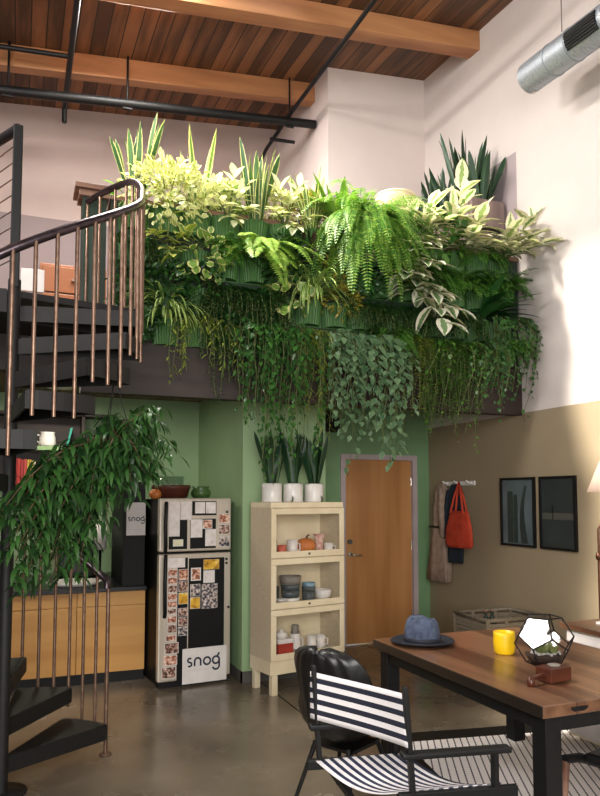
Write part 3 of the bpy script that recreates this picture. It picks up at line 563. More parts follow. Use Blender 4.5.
M['pattern'] = mat('red_white_pattern', '#a53e33', '#e2d2c4', .5, 0, 30); M['greydish'] = mat('grey_stoneware', '#6d6862', '#8a847c', .5, 0, 10); M['slate'] = mat('slate_stoneware', '#2f3a40', '#44525a', .45, 0, 10); M['bluedish'] = mat('blue_glaze', '#5d7f93', '#8fb0c0', .35, 0, 12)
vessel('glass_jar', 'tall clear glass jar at the end of the top bookcase shelf', 'jar', bp(281, .24), [(0, 0), (.035, 0), (.038, .02), (.038, .12), (.02, .15), (.024, .17), (.018, .17), (.015, .15), (.034, .12), (.033, .01), (0, .008)], M['glassdark'])
vessel('coral_tumbler', 'coral red tumbler in front of the glass jar', 'tumbler', bp(281.5, .1), cup(.04, .085), mat('coral_glaze', '#b9503c', '#c9634c', .5))
vessel('white_mug', 'white mug next to the coral tumbler on the top shelf', 'mug', bp(294, .13), cup(.047, .125), M['white'], (.046, .03, .1), group='white mugs in the bookcase')
t = thing('orange_pumpkin', 'ribbed orange pumpkin on the top bookcase shelf', 'pumpkin', bp(308.5, .14))
MB().lathe([(0, .012), (.04, .0), (.075, .03), (.085, .07), (.07, .115), (.03, .135), (0, .125)], 40, warp=lambda p, q: V((p.x * (1 + .07 * abs(math.cos(5 * q))), p.y * (1 + .07 * abs(math.cos(5 * q))), p.z))).build('body', M['orange'], t); MB().tube([(0, 0, .12), (.01, 0, .15), (.03, 0, .165)], [.014, .01, .008], 8).build('stalk', M['bark'], t)
vessel('patterned_cup', 'tall red and white patterned cup on the top shelf', 'cup', bp(321, .12), [(0, 0), (.035, 0), (.032, .03), (.04, .12), (.055, .17), (.05, .17), (.035, .11), (0, .02)], M['pattern'])
vessel('white_teacup', 'small white teacup at the door end of the top shelf', 'cup', bp(330.5, .11), cup(.042, .085), M['white'], (.041, .02, .065), group='white mugs in the bookcase')
bowl = lambda r, h: [(0, 0), (r * .55, 0), (r * .85, h * .4), (r, h), (r - .006, h), (r * .8, h * .45), (0, .012)]
zz = 0
for i, (nm, lb, r, h, m) in enumerate((('white_bowl', 'white bowl at the bottom of the tall bowl stack', .085, .05, M['white']), ('slate_bowl', 'dark slate bowl second in the tall bowl stack', .085, .06, M['slate']), ('slate_bowl', 'dark slate bowl third in the tall bowl stack', .088, .055, M['slate']), ('grey_bowl', 'wide grey bowl on top of the tall bowl stack', .1, .07, M['greydish']))):
    p = bp(293, .15, 1); p.z += zz; vessel(nm, lb, 'bowl', p, [(0, 0), (r * .9, 0), (r, h), (r - .006, h), (r * .85, .012), (0, .01)], m, group='bowls on the middle shelf'); zz += h + .001
vessel('dark_pot', 'dark pot behind the bowl stack on the middle shelf', 'pot', bp(281, .25, 1), cup(.06, .14), M['slate'])
zz = 0
for i in range(3): p = bp(281.5, .1, 1); p.z += zz; vessel('white_plate', ['bottom white dish of the low dish stack', 'middle white dish of the low dish stack', 'top white dish of the low dish stack'][i], 'dish', p, [(0, 0), (.04, 0), (.055, .015), (.052, .016), (.038, .006), (0, .005)], M['white'], group='dishes on the middle shelf'); zz += .017
zz = 0
for i, (lb, r, h, m) in enumerate((('slate pot under the blue lidded bowl', .062, .1, M['slate']), ('slate blue bowl with a pale rim above the slate pot', .064, .035, M['slate']), ('light blue bowl topping the short stack', .062, .035, M['bluedish']))): p = bp(310, .12, 1); p.z += zz; vessel('blue_bowl', lb, 'bowl', p, [(0, 0), (r * .92, 0), (r, h), (r - .006, h), (r * .85, .012), (0, .01)], m, group='bowls on the middle shelf'); zz += h + .001
vessel('cream_bowl', 'single cream bowl at the door end of the middle shelf', 'bowl', bp(325.5, .13, 1), bowl(.085, .1), M['white'])
t = thing('red_tin_box', 'red tin box with a white lid on the bottom shelf', 'box', bp(284, .13, 2), BR)
MB().box(-.075, .075, -.06, .06, 0, .1).build('body', M['red'], t, bevel=.004); MB().box(-.08, .08, -.065, .065, .1, .14).build('lid', M['paper'], t, bevel=.006)
p = bp(283, .13, 2); p.z += .14; vessel('covered_dish', 'small white covered dish on the red tin box', 'dish', p, [(0, 0), (.04, 0), (.055, .03), (.04, .05), (.015, .06), (.012, .075), (0, .078)], M['white'])
vessel('coffee_pot', 'tall white coffee pot with a lid on the bottom shelf', 'pot', bp(301, .2, 2), [(0, 0), (.055, 0), (.055, .02), (.048, .12), (.04, .15), (0, .155)], M['white'], (.05, .03, .12), [('lid', [(.04, .15), (.042, .16), (.03, .19), (.034, .2), (.03, .225), (0, .23)], M['greydish'])])
t = thing('serving_tray', 'pale tray under the two white mugs on the bottom shelf', 'tray', bp(313, .13, 2), BR)
MB().box(-.17, .17, -.08, .06, 0, .012).box(-.18, .18, -.09, -.08, 0, .03).box(-.18, .18, .06, .07, 0, .03).box(-.18, -.17, -.08, .06, 0, .03).box(.17, .18, -.08, .06, 0, .03).build('tray_body', mat('pale_tray', '#a9a899', '#b8b7a8', .5), t)
for px, lb in ((313, 'white mug on the tray beside the coffee pot'), (322.5, 'white mug on the tray, further from the coffee pot')): p = bp(px, .12, 2); p.z += .013; vessel('white_mug', lb, 'mug', p, cup(.042, .115), M['white'], (.041, .03, .095), group='white mugs in the bookcase')
# ------------------------------------------------------------------ table group
M['tabletop'] = woodmat('tabletop_planks', '#523525', '#8d664a', 1, .19, .32, 10, .004, .3, coat=.4)
t = thing('dining_table', 'large wooden plank table with square black steel legs', 'table', (2.16, 2.52, 0))
TW, TL = 1.15, 1.59
MB().box(0, TW, 0, TL, .695, .75).build('tabletop', M['tabletop'], t, bevel=.005)
MB().box(.05, TW - .05, .04, .09, .62, .694).box(.05, TW - .05, TL - .09, TL - .04, .62, .694).box(.05, .09, .09, TL - .09, .62, .694).box(TW - .09, TW - .05, .09, TL - .09, .62, .694).build('apron_frame', M['black'], t)
for x, y in ((.04, .03), (TW - .13, .03), (.04, TL - .12), (TW - .13, TL - .12)): MB().box(x, x + .09, y, y + .09, 0, .694).build('leg', M['black'], t, bevel=.003)
kn = MB(); kn.lathe([(0, 0), (.03, 0), (.02, .003), (0, .002)], 12, warp=lambda p, q: V((p.x * (1.6 + .3 * math.sin(3 * q)), -p.z, p.y * (.55 + .2 * math.cos(2 * q))))); kn.build('wood_knot', M['black'], t, (.21, -.0005, .72))
# rug
RA = math.radians(-10)
M['rug'] = striped('striped_rug', '#e6dfdd', '#2b2430', 0, .046, .80, .9, 'Object', .03)
_t = M['rug'].node_tree; _tc = next(n for n in _t.nodes if n.type == 'TEX_COORD'); _sx = next(n for n in _t.nodes if n.type == 'SEPXYZ'); _mp = _t.nodes.new('ShaderNodeMapping'); _mp.inputs['Rotation'].default_value = (0, 0, math.radians(18)); _t.links.new(_tc.outputs[3], _mp.inputs[0]); _t.links.new(_mp.outputs[0], _sx.inputs[0])
t = thing('striped_rug', 'white rug with thin dark stripes and a wide black border', 'rug', (2.44, 4.44, 0), RA)
def sub(x0, x1, y0, y1, nm, m, z=.008): return MB().box(x0, x1, y0, y1, .0, z).build(nm, m, t)
sub(.07, 2.1, -2.6, -.17, 'woven_field', M['rug'])
MB().box(0, 2.1, -.17, 0, 0, .009).box(0, .07, -2.6, -.17, 0, .009).build('border', M['black'], t)
# the rug field stripes run at an angle to its edge
# director's chair
M['stripe'] = striped('navy_striped_canvas', '#d9d6d8', '#151a2c', 1, .222, .5, .85)
M['stripe2'] = striped('navy_striped_seat', '#d9d6d8', '#1b2340', 0, .1, .5, .85)
pL = V((1.33, 3.065, 0)); pR = V((1.54, 2.585, 0)); fw = V((.42, -.07, 0)); fwn = fw.normalized()
t = thing('directors_chair', 'black wooden folding chair with navy and white striped canvas', 'chair', (1.4, 2.84, 0))
o_ = V((1.4, 2.84, 0)); A = lambda p, z: V((p.x, p.y, z)) - o_
for p in (pL, pR): MB().bar(A(p, .44), A(p - fwn * .03, .885), .032, .022, (fwn.x, fwn.y, 0)).build('back_post', M['black'], t, bevel=.004)
def canvas(u, v):
    a = A(pL - fwn * .032, 0); b = A(pR - fwn * .032, 0); p = a.lerp(b, -.03 + 1.06 * u); sag = math.sin(PI * u); p -= fwn * (.0 + .0 * sag); p += fwn * .05 * sag
    p.z = .64 + .215 * v - .012 * sag; return p
MB().grid(canvas, 18, 10).build('back_canvas', M['stripe'], t, solid=.004)
for p in (pL, pR):
    MB().bar(A(p - fwn * .05, .605), A(p + fwn * .44, .60), .055, .026).build('armrest', M['black'], t, bevel=.008)
    MB().bar(A(p + fwn * .37, .44), A(p + fwn * .37, .59), .03, .024).build('arm_post', M['black'], t, bevel=.003)
    MB().bar(A(p - fwn * .06, .435), A(p + fwn * .47, .425), .03, .045).build('seat_rail', M['black'], t, bevel=.004)
    MB().bar(A(p - fwn * .02, .03), A(p + fwn * .45, .03), .03, .035).build('floor_rail', M['black'], t, bevel=.004)
for k_ in (.02, .40):
    MB().bar(A(pL + fwn * k_, .04), A(pR + fwn * k_, .42), .035, .02, (fwn.x, fwn.y, 0)).build('cross_leg', M['black'], t); MB().bar(A(pR + fwn * (k_ + .022), .04), A(pL + fwn * (k_ + .022), .42), .035, .02, (fwn.x, fwn.y, 0)).build('cross_leg', M['black'], t)
def seat(u, v):
    p = A(pL, 0).lerp(A(pR, 0), .02 + .96 * v) + fwn * (-.03 + .44 * u); p.z = .455 - .06 * math.sin(PI * v); return p
MB().grid(seat, 12, 12).build('seat_canvas', M['stripe2'], t, solid=.004)
# black shell armchair
M['leather'] = mat('black_leather', '#0c0d0e', '#141516', .38, 0, 12, .1)
t = thing('shell_armchair', 'black leather channelled armchair behind the striped chair', 'armchair', (1.68, 3.52, 0), math.radians(28))
def shell(u, v):   # v: 0 seat front .. 1 back top, u across; faces +x
    prof = [(.26, .40), (.1, .375), (-.08, .37), (-.17, .42), (-.215, .57), (-.245, .74), (-.26, .83), (-.262, .87)]
    q = v * (len(prof) - 1); i = min(int(q), len(prof) - 2); f = q - i; x = prof[i][0] * (1 - f) + prof[i + 1][0] * f; z = prof[i][1] * (1 - f) + prof[i + 1][1] * f
    a = 2 * u - 1; hw = .25 * max(.02, 1 - (max(0, v - .6) / .405) ** 2.4) ** .5; wrap = abs(a) ** 2.2
    ch = .008 * abs(math.sin(u * PI * 7))
    side = .16 * wrap * (1 if v < .55 else max(0, 1 - (v - .55) * 1.2)); up = .17 * wrap * math.exp(-((v - .25) / .28) ** 2)
    return V((x + side * (v > .3) * min(1, (v - .3) * 4) + ch * (v > .5), a * hw, z + up + ch * (v <= .5) ))
MB().grid(shell, 42, 22).build('shell_seat', M['leather'], t, solid=.03)
for x, y in ((.2, .2), (.2, -.2), (-.2, .18), (-.2, -.18)): MB().tube([(x * .6, y * .6, .36), (x * 1.1, y * 1.1, 0)], [.014, .01], 8).build('leg', M['black'], t)
MB().box(-.12, .14, -.13, .13, .335, .352).build('seat_bracket', M['black'], t)
# bent wood chair at the far side of the table corner
t = thing('bentwood_chair', 'dark chair with curved runners under the table corner', 'chair', (2.95, 2.72, 0), math.radians(15))
for y in (-.22, .22):
    MB().tube([(-.33, y, .36), (-.2, y, .34), (.0, y, .27), (.25, y, .2), (.4, y, .2)], .024, 8).build('arm_runner', M['black'], t)
    MB().tube([(-.32, y, .35), (-.34, y, .18), (-.3, y, .06), (-.1, y, .03), (.3, y, .025), (.4, y, .03)], [.02, .017, .02, .022, .022, .022], 8).build('curved_leg', M['capwood'], t)
MB().box(-.2, .38, -.2, .2, .31, .37).build('seat', M['leather'], t, bevel=.02); MB().obox((.42, 0, .52), (0, 1, 0), (.25, 0, 1), (1, 0, -.25), .2, .2, .025).build('backrest', M['leather'], t, bevel=.02)
# hat
M['denim'] = mat('blue_denim', '#323b50', '#535f76', .9, 0, 30, .3); M['denimdark'] = mat('dark_hat_brim', '#12161f', '#1b2130', .7, 0, 20)
t = thing('denim_hat', 'blue denim brimmed hat lying at the far end of the wooden table', 'hat', (2.38, 3.86, .75))
def crown(p, q):
    x, y, z = p; pinch = max(0, (z - .08) / .09); x *= 1 - .22 * pinch * abs(math.cos(q)) ** 3 * 1; z -= .03 * pinch * (1 - min(1, abs(y) / .07)) * .9; return V((x + .004 * math.sin(5 * q + z * 40), y + .004 * math.cos(4 * q + z * 30), z))
MB().lathe([(.105, .012), (.112, .04), (.108, .09), (.1, .14), (.08, .168), (.045, .172), (0, .165)], 32, warp=crown).build('crown', M['denim'], t)
MB().lathe([(.1, .014), (.13, .01), (.17, .006), (.2, .012), (.205, .02), (.2, .022), (.165, .014), (.12, .018), (.1, .02)], 36, warp=lambda p, q: V((p.x, p.y * .92, p.z + .012 * (math.hypot(p.x, p.y) / .2) ** 2 * abs(math.sin(q + .6))))).build('brim', M['denimdark'], t)
MB().lathe([(.114, .02), (.117, .022), (.116, .045), (.112, .047)], 32).build('hat_band', M['denimdark'], t)
# yellow cup
t = thing('yellow_cup', 'bright yellow cup standing on the wooden table', 'cup', (2.68, 3.44, .75))
MB().lathe([(0, 0), (.05, 0), (.06, .012), (.064, .06), (.062, .11), (.06, .128), (.056, .128), (.058, .06), (.052, .02), (0, .014)], 28).build('body', M['yellow'], t)
# terrarium: dodecahedron of leaded glass
t = thing('glass_terrarium', 'black-edged geometric glass terrarium holding pebbles and succulents on the table', 'terrarium', (2.73, 3.16, .752))
ph = (1 + 5 ** .5) / 2; vv = [V((x, y, z)) for x in (-1, 1) for y in (-1, 1) for z in (-1, 1)] + [V((0, a / ph, b * ph)) for a in (-1, 1) for b in (-1, 1)] + [V((a / ph, b * ph, 0)) for a in (-1, 1) for b in (-1, 1)] + [V((a * ph, 0, b / ph)) for a in (-1, 1) for b in (-1, 1)]
nrm = [V((a, 0, b * ph)).normalized() for a in (-1, 1) for b in (-1, 1)] + [V((0, a * ph, b)).normalized() for a in (-1, 1) for b in (-1, 1)] + [V((a * ph, b, 0)).normalized() for a in (-1, 1) for b in (-1, 1)]
rot = V((-1, 0, -ph)).rotation_difference(V((0, 0, -1))).to_matrix(); rot = Matrix.Rotation(.5, 3, 'Z') @ rot
sc_ = .092; vv = [rot @ v * sc_ for v in vv]; nrm = [rot @ n for n in nrm]; zmin = min(v.z for v in vv); vv = [v + V((0, 0, -zmin)) * 1 for v in vv]; ctr = V((0, 0, -zmin)); fr = MB(); gl = MB(); faces = []
for n in nrm:
    idx = sorted(range(20), key=lambda i: -(vv[i] - ctr).dot(n))[:5]; a0 = n.orthogonal().normalized(); b0 = n.cross(a0); c0 = sum((vv[i] for i in idx), V()) / 5
    idx.sort(key=lambda i: math.atan2((vv[i] - c0).dot(b0), (vv[i] - c0).dot(a0))); faces.append((n, idx))
ed = set()
for n, idx in faces:
    for i in range(5): ed.add(tuple(sorted((idx[i], idx[(i + 1) % 5]))))
for a, b in sorted(ed): fr.tube([vv[a], vv[b]], .0042, 6)
fr.build('lead_frame', M['black'], t)
top_open = max(faces, key=lambda q: q[0].dot(V((-.3, -.8, .5))))
for n, idx in faces:
    if n is top_open[0]: continue
    gl.add([vv[i] for i in idx], [(0, 1, 2, 3, 4)])
gl.build('glass_panes', M['glass'], t)
MB().lathe([(0, .006), (.075, .006), (.1, .04), (.1, .05), (.06, .056), (0, .052)], 20, warp=lambda p, q: p + V((0, 0, .006 * math.sin(3 * q + p.x * 60)))).build('dark_soil', M['soil'], t)
peb = MB(); pr = random.Random(3)
for i in range(40):
    q = pr.random() * 6.28; r_ = .085 * pr.random() ** .5; r0 = .008 + .006 * pr.random(); peb.lathe([(0, -r0 * .7), (r0, 0), (r0 * .7, r0 * .6), (0, r0 * .75)], 7, (r_ * math.cos(q), r_ * math.sin(q)  , .058))
sq = MB(); r9 = random.Random(4)
for cx_, cy_, s9 in ((-.03, -.02, 1), (.03, .02, .8), (.02, -.05, .6)):
    for j in range(14): q = j * 2.4; sq.tube([(cx_, cy_, .055), (cx_ + .03 * s9 * math.cos(q), cy_ + .03 * s9 * math.sin(q), .075 + .02 * s9 * (j / 14)), (cx_ + .045 * s9 * math.cos(q), cy_ + .045 * s9 * math.sin(q), .09 + .035 * s9 * (j / 14))], [.006, .008, .002], 5)
sq.build('succulents', M['stem'], t)
o = peb.build('pebbles', mat('grey_pebbles', '#7c7a76', '#b3b0aa', .8, 0, 40), t); o['kind'] = 'stuff'
# wooden gadget
M['redwood'] = woodmat('dark_red_wood', '#3a1a11', '#5a2d1e', 0, None, .35, 12)
t = thing('wooden_box_gadget', 'small dark red wooden box with a side arm lying on the table', 'wooden box', (2.47, 2.84, .75), math.radians(8))
MB().box(-.03, .12, -.05, .05, 0.004, .075).build('box_body', M['redwood'], t, bevel=.006); MB().box(.12, .128, -.04, .04, .01, .07).build('dark_end', M['black'], t, bevel=.004)
MB().tube([(-.03, 0, .04), (-.12, -.01, .035)], .011, 8).build('side_arm', M['redwood'], t); MB().lathe([(0, 0), (.018, .0), (.02, .02), (.014, .04), (0, .045)], 12, (-.13, -.012, 0)).build('arm_knob', M['redwood'], t)
MB().lathe([(0, .076), (.032, .076), (.032, .081), (.026, .082), (0, .08)], 20, (.05, 0, 0)).build('top_disc', M['greydish'], t)
# crate by the wall, cabinet, lamp
M['wicker'] = mat('grey_wicker', '#6d6253', '#918672', .85, 0, 60, .5)
t = thing('wicker_crate', 'grey woven crate against the tan wall behind the table', 'crate', (4.2, 5.45, 0))
b = MB(); KX, KY = .325, .25
for i in range(16):
    z = .02 + i * .034
    for s_, e_ in (((-KX, -KY), (-KX, KY)), ((KX, -KY), (KX, KY)), ((-KX, -KY), (KX, -KY)), ((-KX, KY), (KX, KY))): b.bar((s_[0], s_[1], z), (e_[0], e_[1], z), .012 + .008 * (i % 2), .03)
b.box(-KX, KX, -KY, KY, 0, .02).build('woven_body', M['wicker'], t)
MB().tube([(-KX, -KY, .575), (KX, -KY, .575), (KX, KY, .575), (-KX, KY, .575), (-KX, -KY, .575)], .02, 8).build('rim', M['wicker'], t)
for x in (-KX, -.13, .13, KX):
    for y in (-KY, KY): MB().box(x - .016, x + .016, y - .016, y + .016, 0, .575).build('corner_post', M['wicker'], t)
MB().box(-KX + .015, KX - .015, -KY + .015, KY - .015, .44, .47).build('lining', M['capwood'], t)
for i, (yy, lb) in enumerate(((.22, 'dark bottle neck sticking up from the crate, further from the coats'), (.1, 'dark bottle neck sticking up from the crate, closer to the coats'))):
    q = thing('bottle', lb, 'bottle', (3.93 + yy * .6, 5.38, .471), 0, 'bottles in the crate'); MB().lathe([(0, 0), (.04, 0), (.042, .02), (.042, .07), (.016, .11), (.015, .15), (0, .15)], 14).build('body', M['soldark'], q); MB().lathe([(0, .15), (.018, .15), (.018, .168), (0, .17)], 12).build('stopper', M['capwood'], q)
M['shade'] = leafmat('lamp_shade_cloth', '#e6cfc8', '#ecd8d2', trans=.45, rough=.8)
t = thing('side_cabinet', 'white cabinet with a brown wooden top beyond the table', 'cabinet', (3.98, 3.46, 0))
MB().box(-.46, .55, -.5, .46, .765, .80).build('wooden_top', M['tabletop'], t, bevel=.004); MB().box(-.42, .53, -.46, .42, .05, .765).build('body', M['cream'], t)
for i in range(2): 
    q = MB().box(-.44, -.42, -.45 + .44 * i, -.03 + .44 * i, .42, .75).build('drawer', M['paper'], t, bevel=.004); MB().tube([(-.44, -.24 + .44 * i, .6), (-.46, -.24 + .44 * i, .6)], .014, 10).build('knob', M['chrome'], q)
    q = MB().box(-.44, -.42, -.45 + .44 * i, -.03 + .44 * i, .07, .41).build('door', M['paper'], t, bevel=.004); MB().tube([(-.44, -.24 + .44 * i, .3), (-.46, -.24 + .44 * i, .3)], .014, 10).build('knob', M['chrome'], q)
t = thing('paper_sheaf', 'white papers lying on the wooden cabinet top', 'papers', (3.9, 3.72, .80), .3)
MB().box(-.16, .16, -.11, .11, 0, .012).build('lower_sheets', M['paper'], t); MB().obox((.02, .01, .018), (1, .2, 0), (-.2, 1, 0), (0, 0, 1), .15, .105, .005).build('upper_sheets', M['paper'], t)
M['brass'] = mat('aged_brass', '#4f3226', '#6c4838', .4, .85, 14)
lp = V((4.2, 4.22, 0))
t = thing('floor_lamp', 'brass floor lamp with a pale pink shade near the right wall'.replace('near the right wall', 'beside the white cabinet'), 'lamp', lp)
MB().lathe([(0, 0), (.13, 0), (.13, .02), (.03, .04), (0, .045)], 24).build('base', M['brass'], t)
MB().tube([(0, 0, .04), (0, 0, 1.22)], .012, 10).lathe([(0, 1.18), (.022, 1.185), (.026, 1.21), (.02, 1.235), (0, 1.24)], 12).build('pole', M['brass'], t)
MB().tube([(0, 0, 1.22), (0, 0, 1.42), (.02, -.01, 1.46), (.06, -.03, 1.48), (.1, -.05, 1.47), (.12, -.07, 1.5), (.12, -.07, 1.86)], .009, 8).build('arm', M['brass'], t)
MB().lathe([(.21, 1.71), (.10, 1.98)], 30, (.12, -.07, 0)).build('lamp_shade', M['shade'], t, solid=.003)
MB().lathe([(0, 1.82), (.02, 1.83), (.03, 1.87), (.02, 1.9), (0, 1.9)], 14, (.12, -.07, 0)).build('bulb', M['white'], t)
# pictures on the right wall
for y0, y1, lb, kind in ((5.34, 5.84, 'black framed picture of a hazy cactus-like silhouette on the tan wall', 0), (4.81, 5.27, 'black framed dark seascape print nearest'.replace(' nearest', '') + ' on the tan wall close to the lamp', 1)):
    yc = (y0 + y1) / 2; hw = (y1 - y0) / 2; t = thing('framed_picture', lb, 'picture', (4.558, yc, 1.525), group='framed pictures on the tan wall'); hz = .335
    b = MB(); b.box(-.028, 0, -hw, -hw + .022, -hz, hz).box(-.028, 0, hw - .022, hw, -hz, hz).box(-.028, 0, -hw + .022, hw - .022, -hz, -hz + .022).box(-.028, 0, -hw + .022, hw - .022, hz - .022, hz); b.build('frame', M['black'], t)
    if kind == 0:
        MB().box(-.012, -.002, -hw + .022, hw - .022, -hz + .022, hz - .022).build('print', mat('hazy_blue_print', '#4d5a60', '#67757a', .5, 0, 4), t)
        b = MB()
        for yy, zt, r_ in ((.11, .2, .045), (.03, .17, .03)): b.grid(lambda u, v: V((-.0135, yy + (u - .5) * 2 * r_ * (1 - .8 * max(0, v - .8) * 5 * max(0, v - .8)), -hz + .03 + (zt + hz - .03) * v)), 4, 10)
        b.grid(lambda u, v: V((-.0135, -.10 - .06 * v + .07 * math.sin(2.6 * v) + (u - .5) * (.1 - .07 * v), -hz + .03 + .56 * v)), 4, 12)
        b.build('dark_silhouette', mat('dark_silhouette', '#242b2b', '#31393a', .6, 0, 20), t)
    else:
        MB().box(-.012, -.002, -hw + .022, hw - .022, -hz + .022, hz - .022).build('print', mat('dark_slate_print', '#2a2f30', '#33393a', .5, 0, 6), t)
        MB().box(-.0135, -.012, -hw + .024, hw - .024, -.06, .0).build('pale_band', mat('pale_band', '#4a4b46', '#54544e', .6, 0, 8, stretch=(1, 2, 30)), t); MB().box(-.0145, -.0135, .06, .072, -.06, .07).build('dark_pole', M['black'], t)
    MB().box(-.018, -.0165, -hw + .022, hw - .022, -hz + .022, hz - .022).build('glass_pane', M['glass'], t)
# coat rack, coats, bag
t = thing('coat_rack', 'white wall rail of coat pegs by the entrance door', 'coat rack', (4.558, 6.58, 1.82))
MB().box(-.02, 0, -.30, .30, -.025, .025).build('rail_board', M['white'], t, bevel=.004)
for y in (-.25, -.02, .2): MB().tube([(-.02, y, 0), (-.07, y, .01), (-.085, y, .03)], .011, 8).build('peg', M['white'], t)
def drape(mb, prof, nf, seed, n=40, amp=.12):
    vs = []; r_ = random.Random(seed); ph_ = r_.random() * 6
    for z, cx, cy, hx, hy in prof:
        for j in range(n):
            q = 2 * PI * j / n; f = 1 + amp * math.sin(nf * q + ph_ + z * 1.3) + amp * .5 * math.sin(2 * nf * q + z * 3); vs.append((cx + hx * math.cos(q) * f, cy + hy * math.sin(q) * f, z))
    m = len(prof); fs = [(i * n + j, i * n + (j + 1) % n, (i + 1) * n + (j + 1) % n, (i + 1) * n + j) for i in range(m - 1) for j in range(n)] + [tuple(range(n))[::-1], tuple((m - 1) * n + j for j in range(n))]
    mb.add(vs, fs, None, 0, True); return mb
M['beige'] = mat('beige_cloth', '#8a7566', '#a68f80', .95, 0, 14, .1); M['bag'] = mat('red_orange_canvas', '#a8301a', '#c8462a', .8, 0, 10, .1)
t = thing('beige_coat', 'long beige coat hanging from the rail beside the green wall strip', 'coat', (4.47, 6.80, 1.82))
drape(MB(), [(-1.1, 0, .08, .07, .21), (-.9, 0, .06, .07, .19), (-.6, 0, .04, .065, .15), (-.48, 0, .03, .06, .13), (-.3, 0, .02, .06, .135), (-.1, 0, 0, .05, .11), (0.0, 0, 0, .025, .05)], 5, 1).build('coat_body', M['beige'], t)
drape(MB(), [(-.60, -.05, -.1, .035, .04), (-.3, -.05, -.085, .04, .05), (-.05, -.03, -.05, .04, .05)], 3, 2).build('sleeve', M['beige'], t)
MB().tube([(-.068, -.11, -.5), (-.075, .03, -.485), (-.06, .17, -.49)], .012, 6).build('belt', M['darkwood'], t)
t = thing('navy_jacket', 'dark navy jacket hanging between the beige coat and red bag', 'jacket', (4.495, 6.56, 1.83))
drape(MB(), [(-.88, 0, .02, .06, .13), (-.6, 0, .01, .06, .14), (-.3, 0, 0, .06, .135), (-.12, 0, 0, .055, .12), (-.02, 0, 0, .03, .06)], 4, 5).build('jacket_body', M['navy'], t)
drape(MB(), [(-.62, -.05, .13, .035, .045), (-.3, -.04, .12, .04, .05), (-.08, -.02, .07, .04, .05)], 3, 6).build('sleeve', M['navy'], t)
t = thing('red_tote_bag', 'red orange tote bag hanging by its straps from the coat rail', 'bag', (4.385, 6.34, 1.83))
drape(MB(), [(-.7, 0, .02, .05, .20), (-.66, 0, .02, .065, .235), (-.5, 0, .015, .065, .22), (-.36, 0, 0, .05, .17), (-.31, 0, 0, .03, .15)], 3, 8, 44, .07).build('bag_body', M['bag'], t)
for dx, y0 in ((-.03, .12), (.02, -.11)): MB().tube([(dx, y0, -.33), (dx * .5, y0 * .6, -.16), (0, .0, -.0), (dx * .5, -y0 * .5, -.16), (dx, -y0 * .9, -.33)], .012, 6).build('strap', M['bag'], t)
t = thing('black_wall_box', 'small black box mounted on the green wall above the door edge', 'box', (3.22, 7.2, 2.5))
MB().box(-.14, .14, -.12, 0, -.1, .12).build('housing', M['black'], t, bevel=.01); MB().box(-.12, .12, -.126, -.12, -.08, .1).build('front_mesh', M['fridgeblack'], t)
# urn and grey planter cabinet on the loft
t = thing('cream_urn', 'wide cream urn standing on the shelf behind the bright variegated plants', 'urn', (3.27, 5.70, 4.042))
MB().lathe([(0, 0), (.09, 0), (.10, .03), (.07, .07), (.08, .2), (.13, .34), (.185, .43), (.19, .47), (.18, .48), (.165, .47), (.14, .4), (0, .3)], 32).build('body', mat('cream_urn_glaze', '#d6c3a0', '#e0cfae', .5, 0, 5), t); MB().lathe([(.182, .47), (.196, .475), (.196, .485), (.18, .488)], 32).build('rim', M['cream'], t)
M['greywood'] = woodmat('grey_brown_boards', '#6d5a56', '#8d7a74', 2, .12, .6, 10)
t = thing('tall_wooden_planter', 'tall grey brown boarded planter cabinet by the loft wall', 'planter', (4.32, 6.32, 2.9))
MB().box(-.19, .19, -.65, .65, 0, 1.42).build('cabinet_body', M['greywood'], t); MB().box(-.19, .20, -.65, .65, 1.48, 1.76).build('planter_box', M['greywood'], t); MB().box(-.16, .16, -.62, .62, 1.42, 1.48).build('recess', M['darkwood'], t)
M['snake'] = leafmat('snake_leaf', '#27482a', '#466a38', '#c9c98a', .26, .25, na=.12)
M['snakedark'] = leafmat('dark_snake_leaf', '#12301d', '#20432a', '#4e6b35', .12, .15, na=.12)
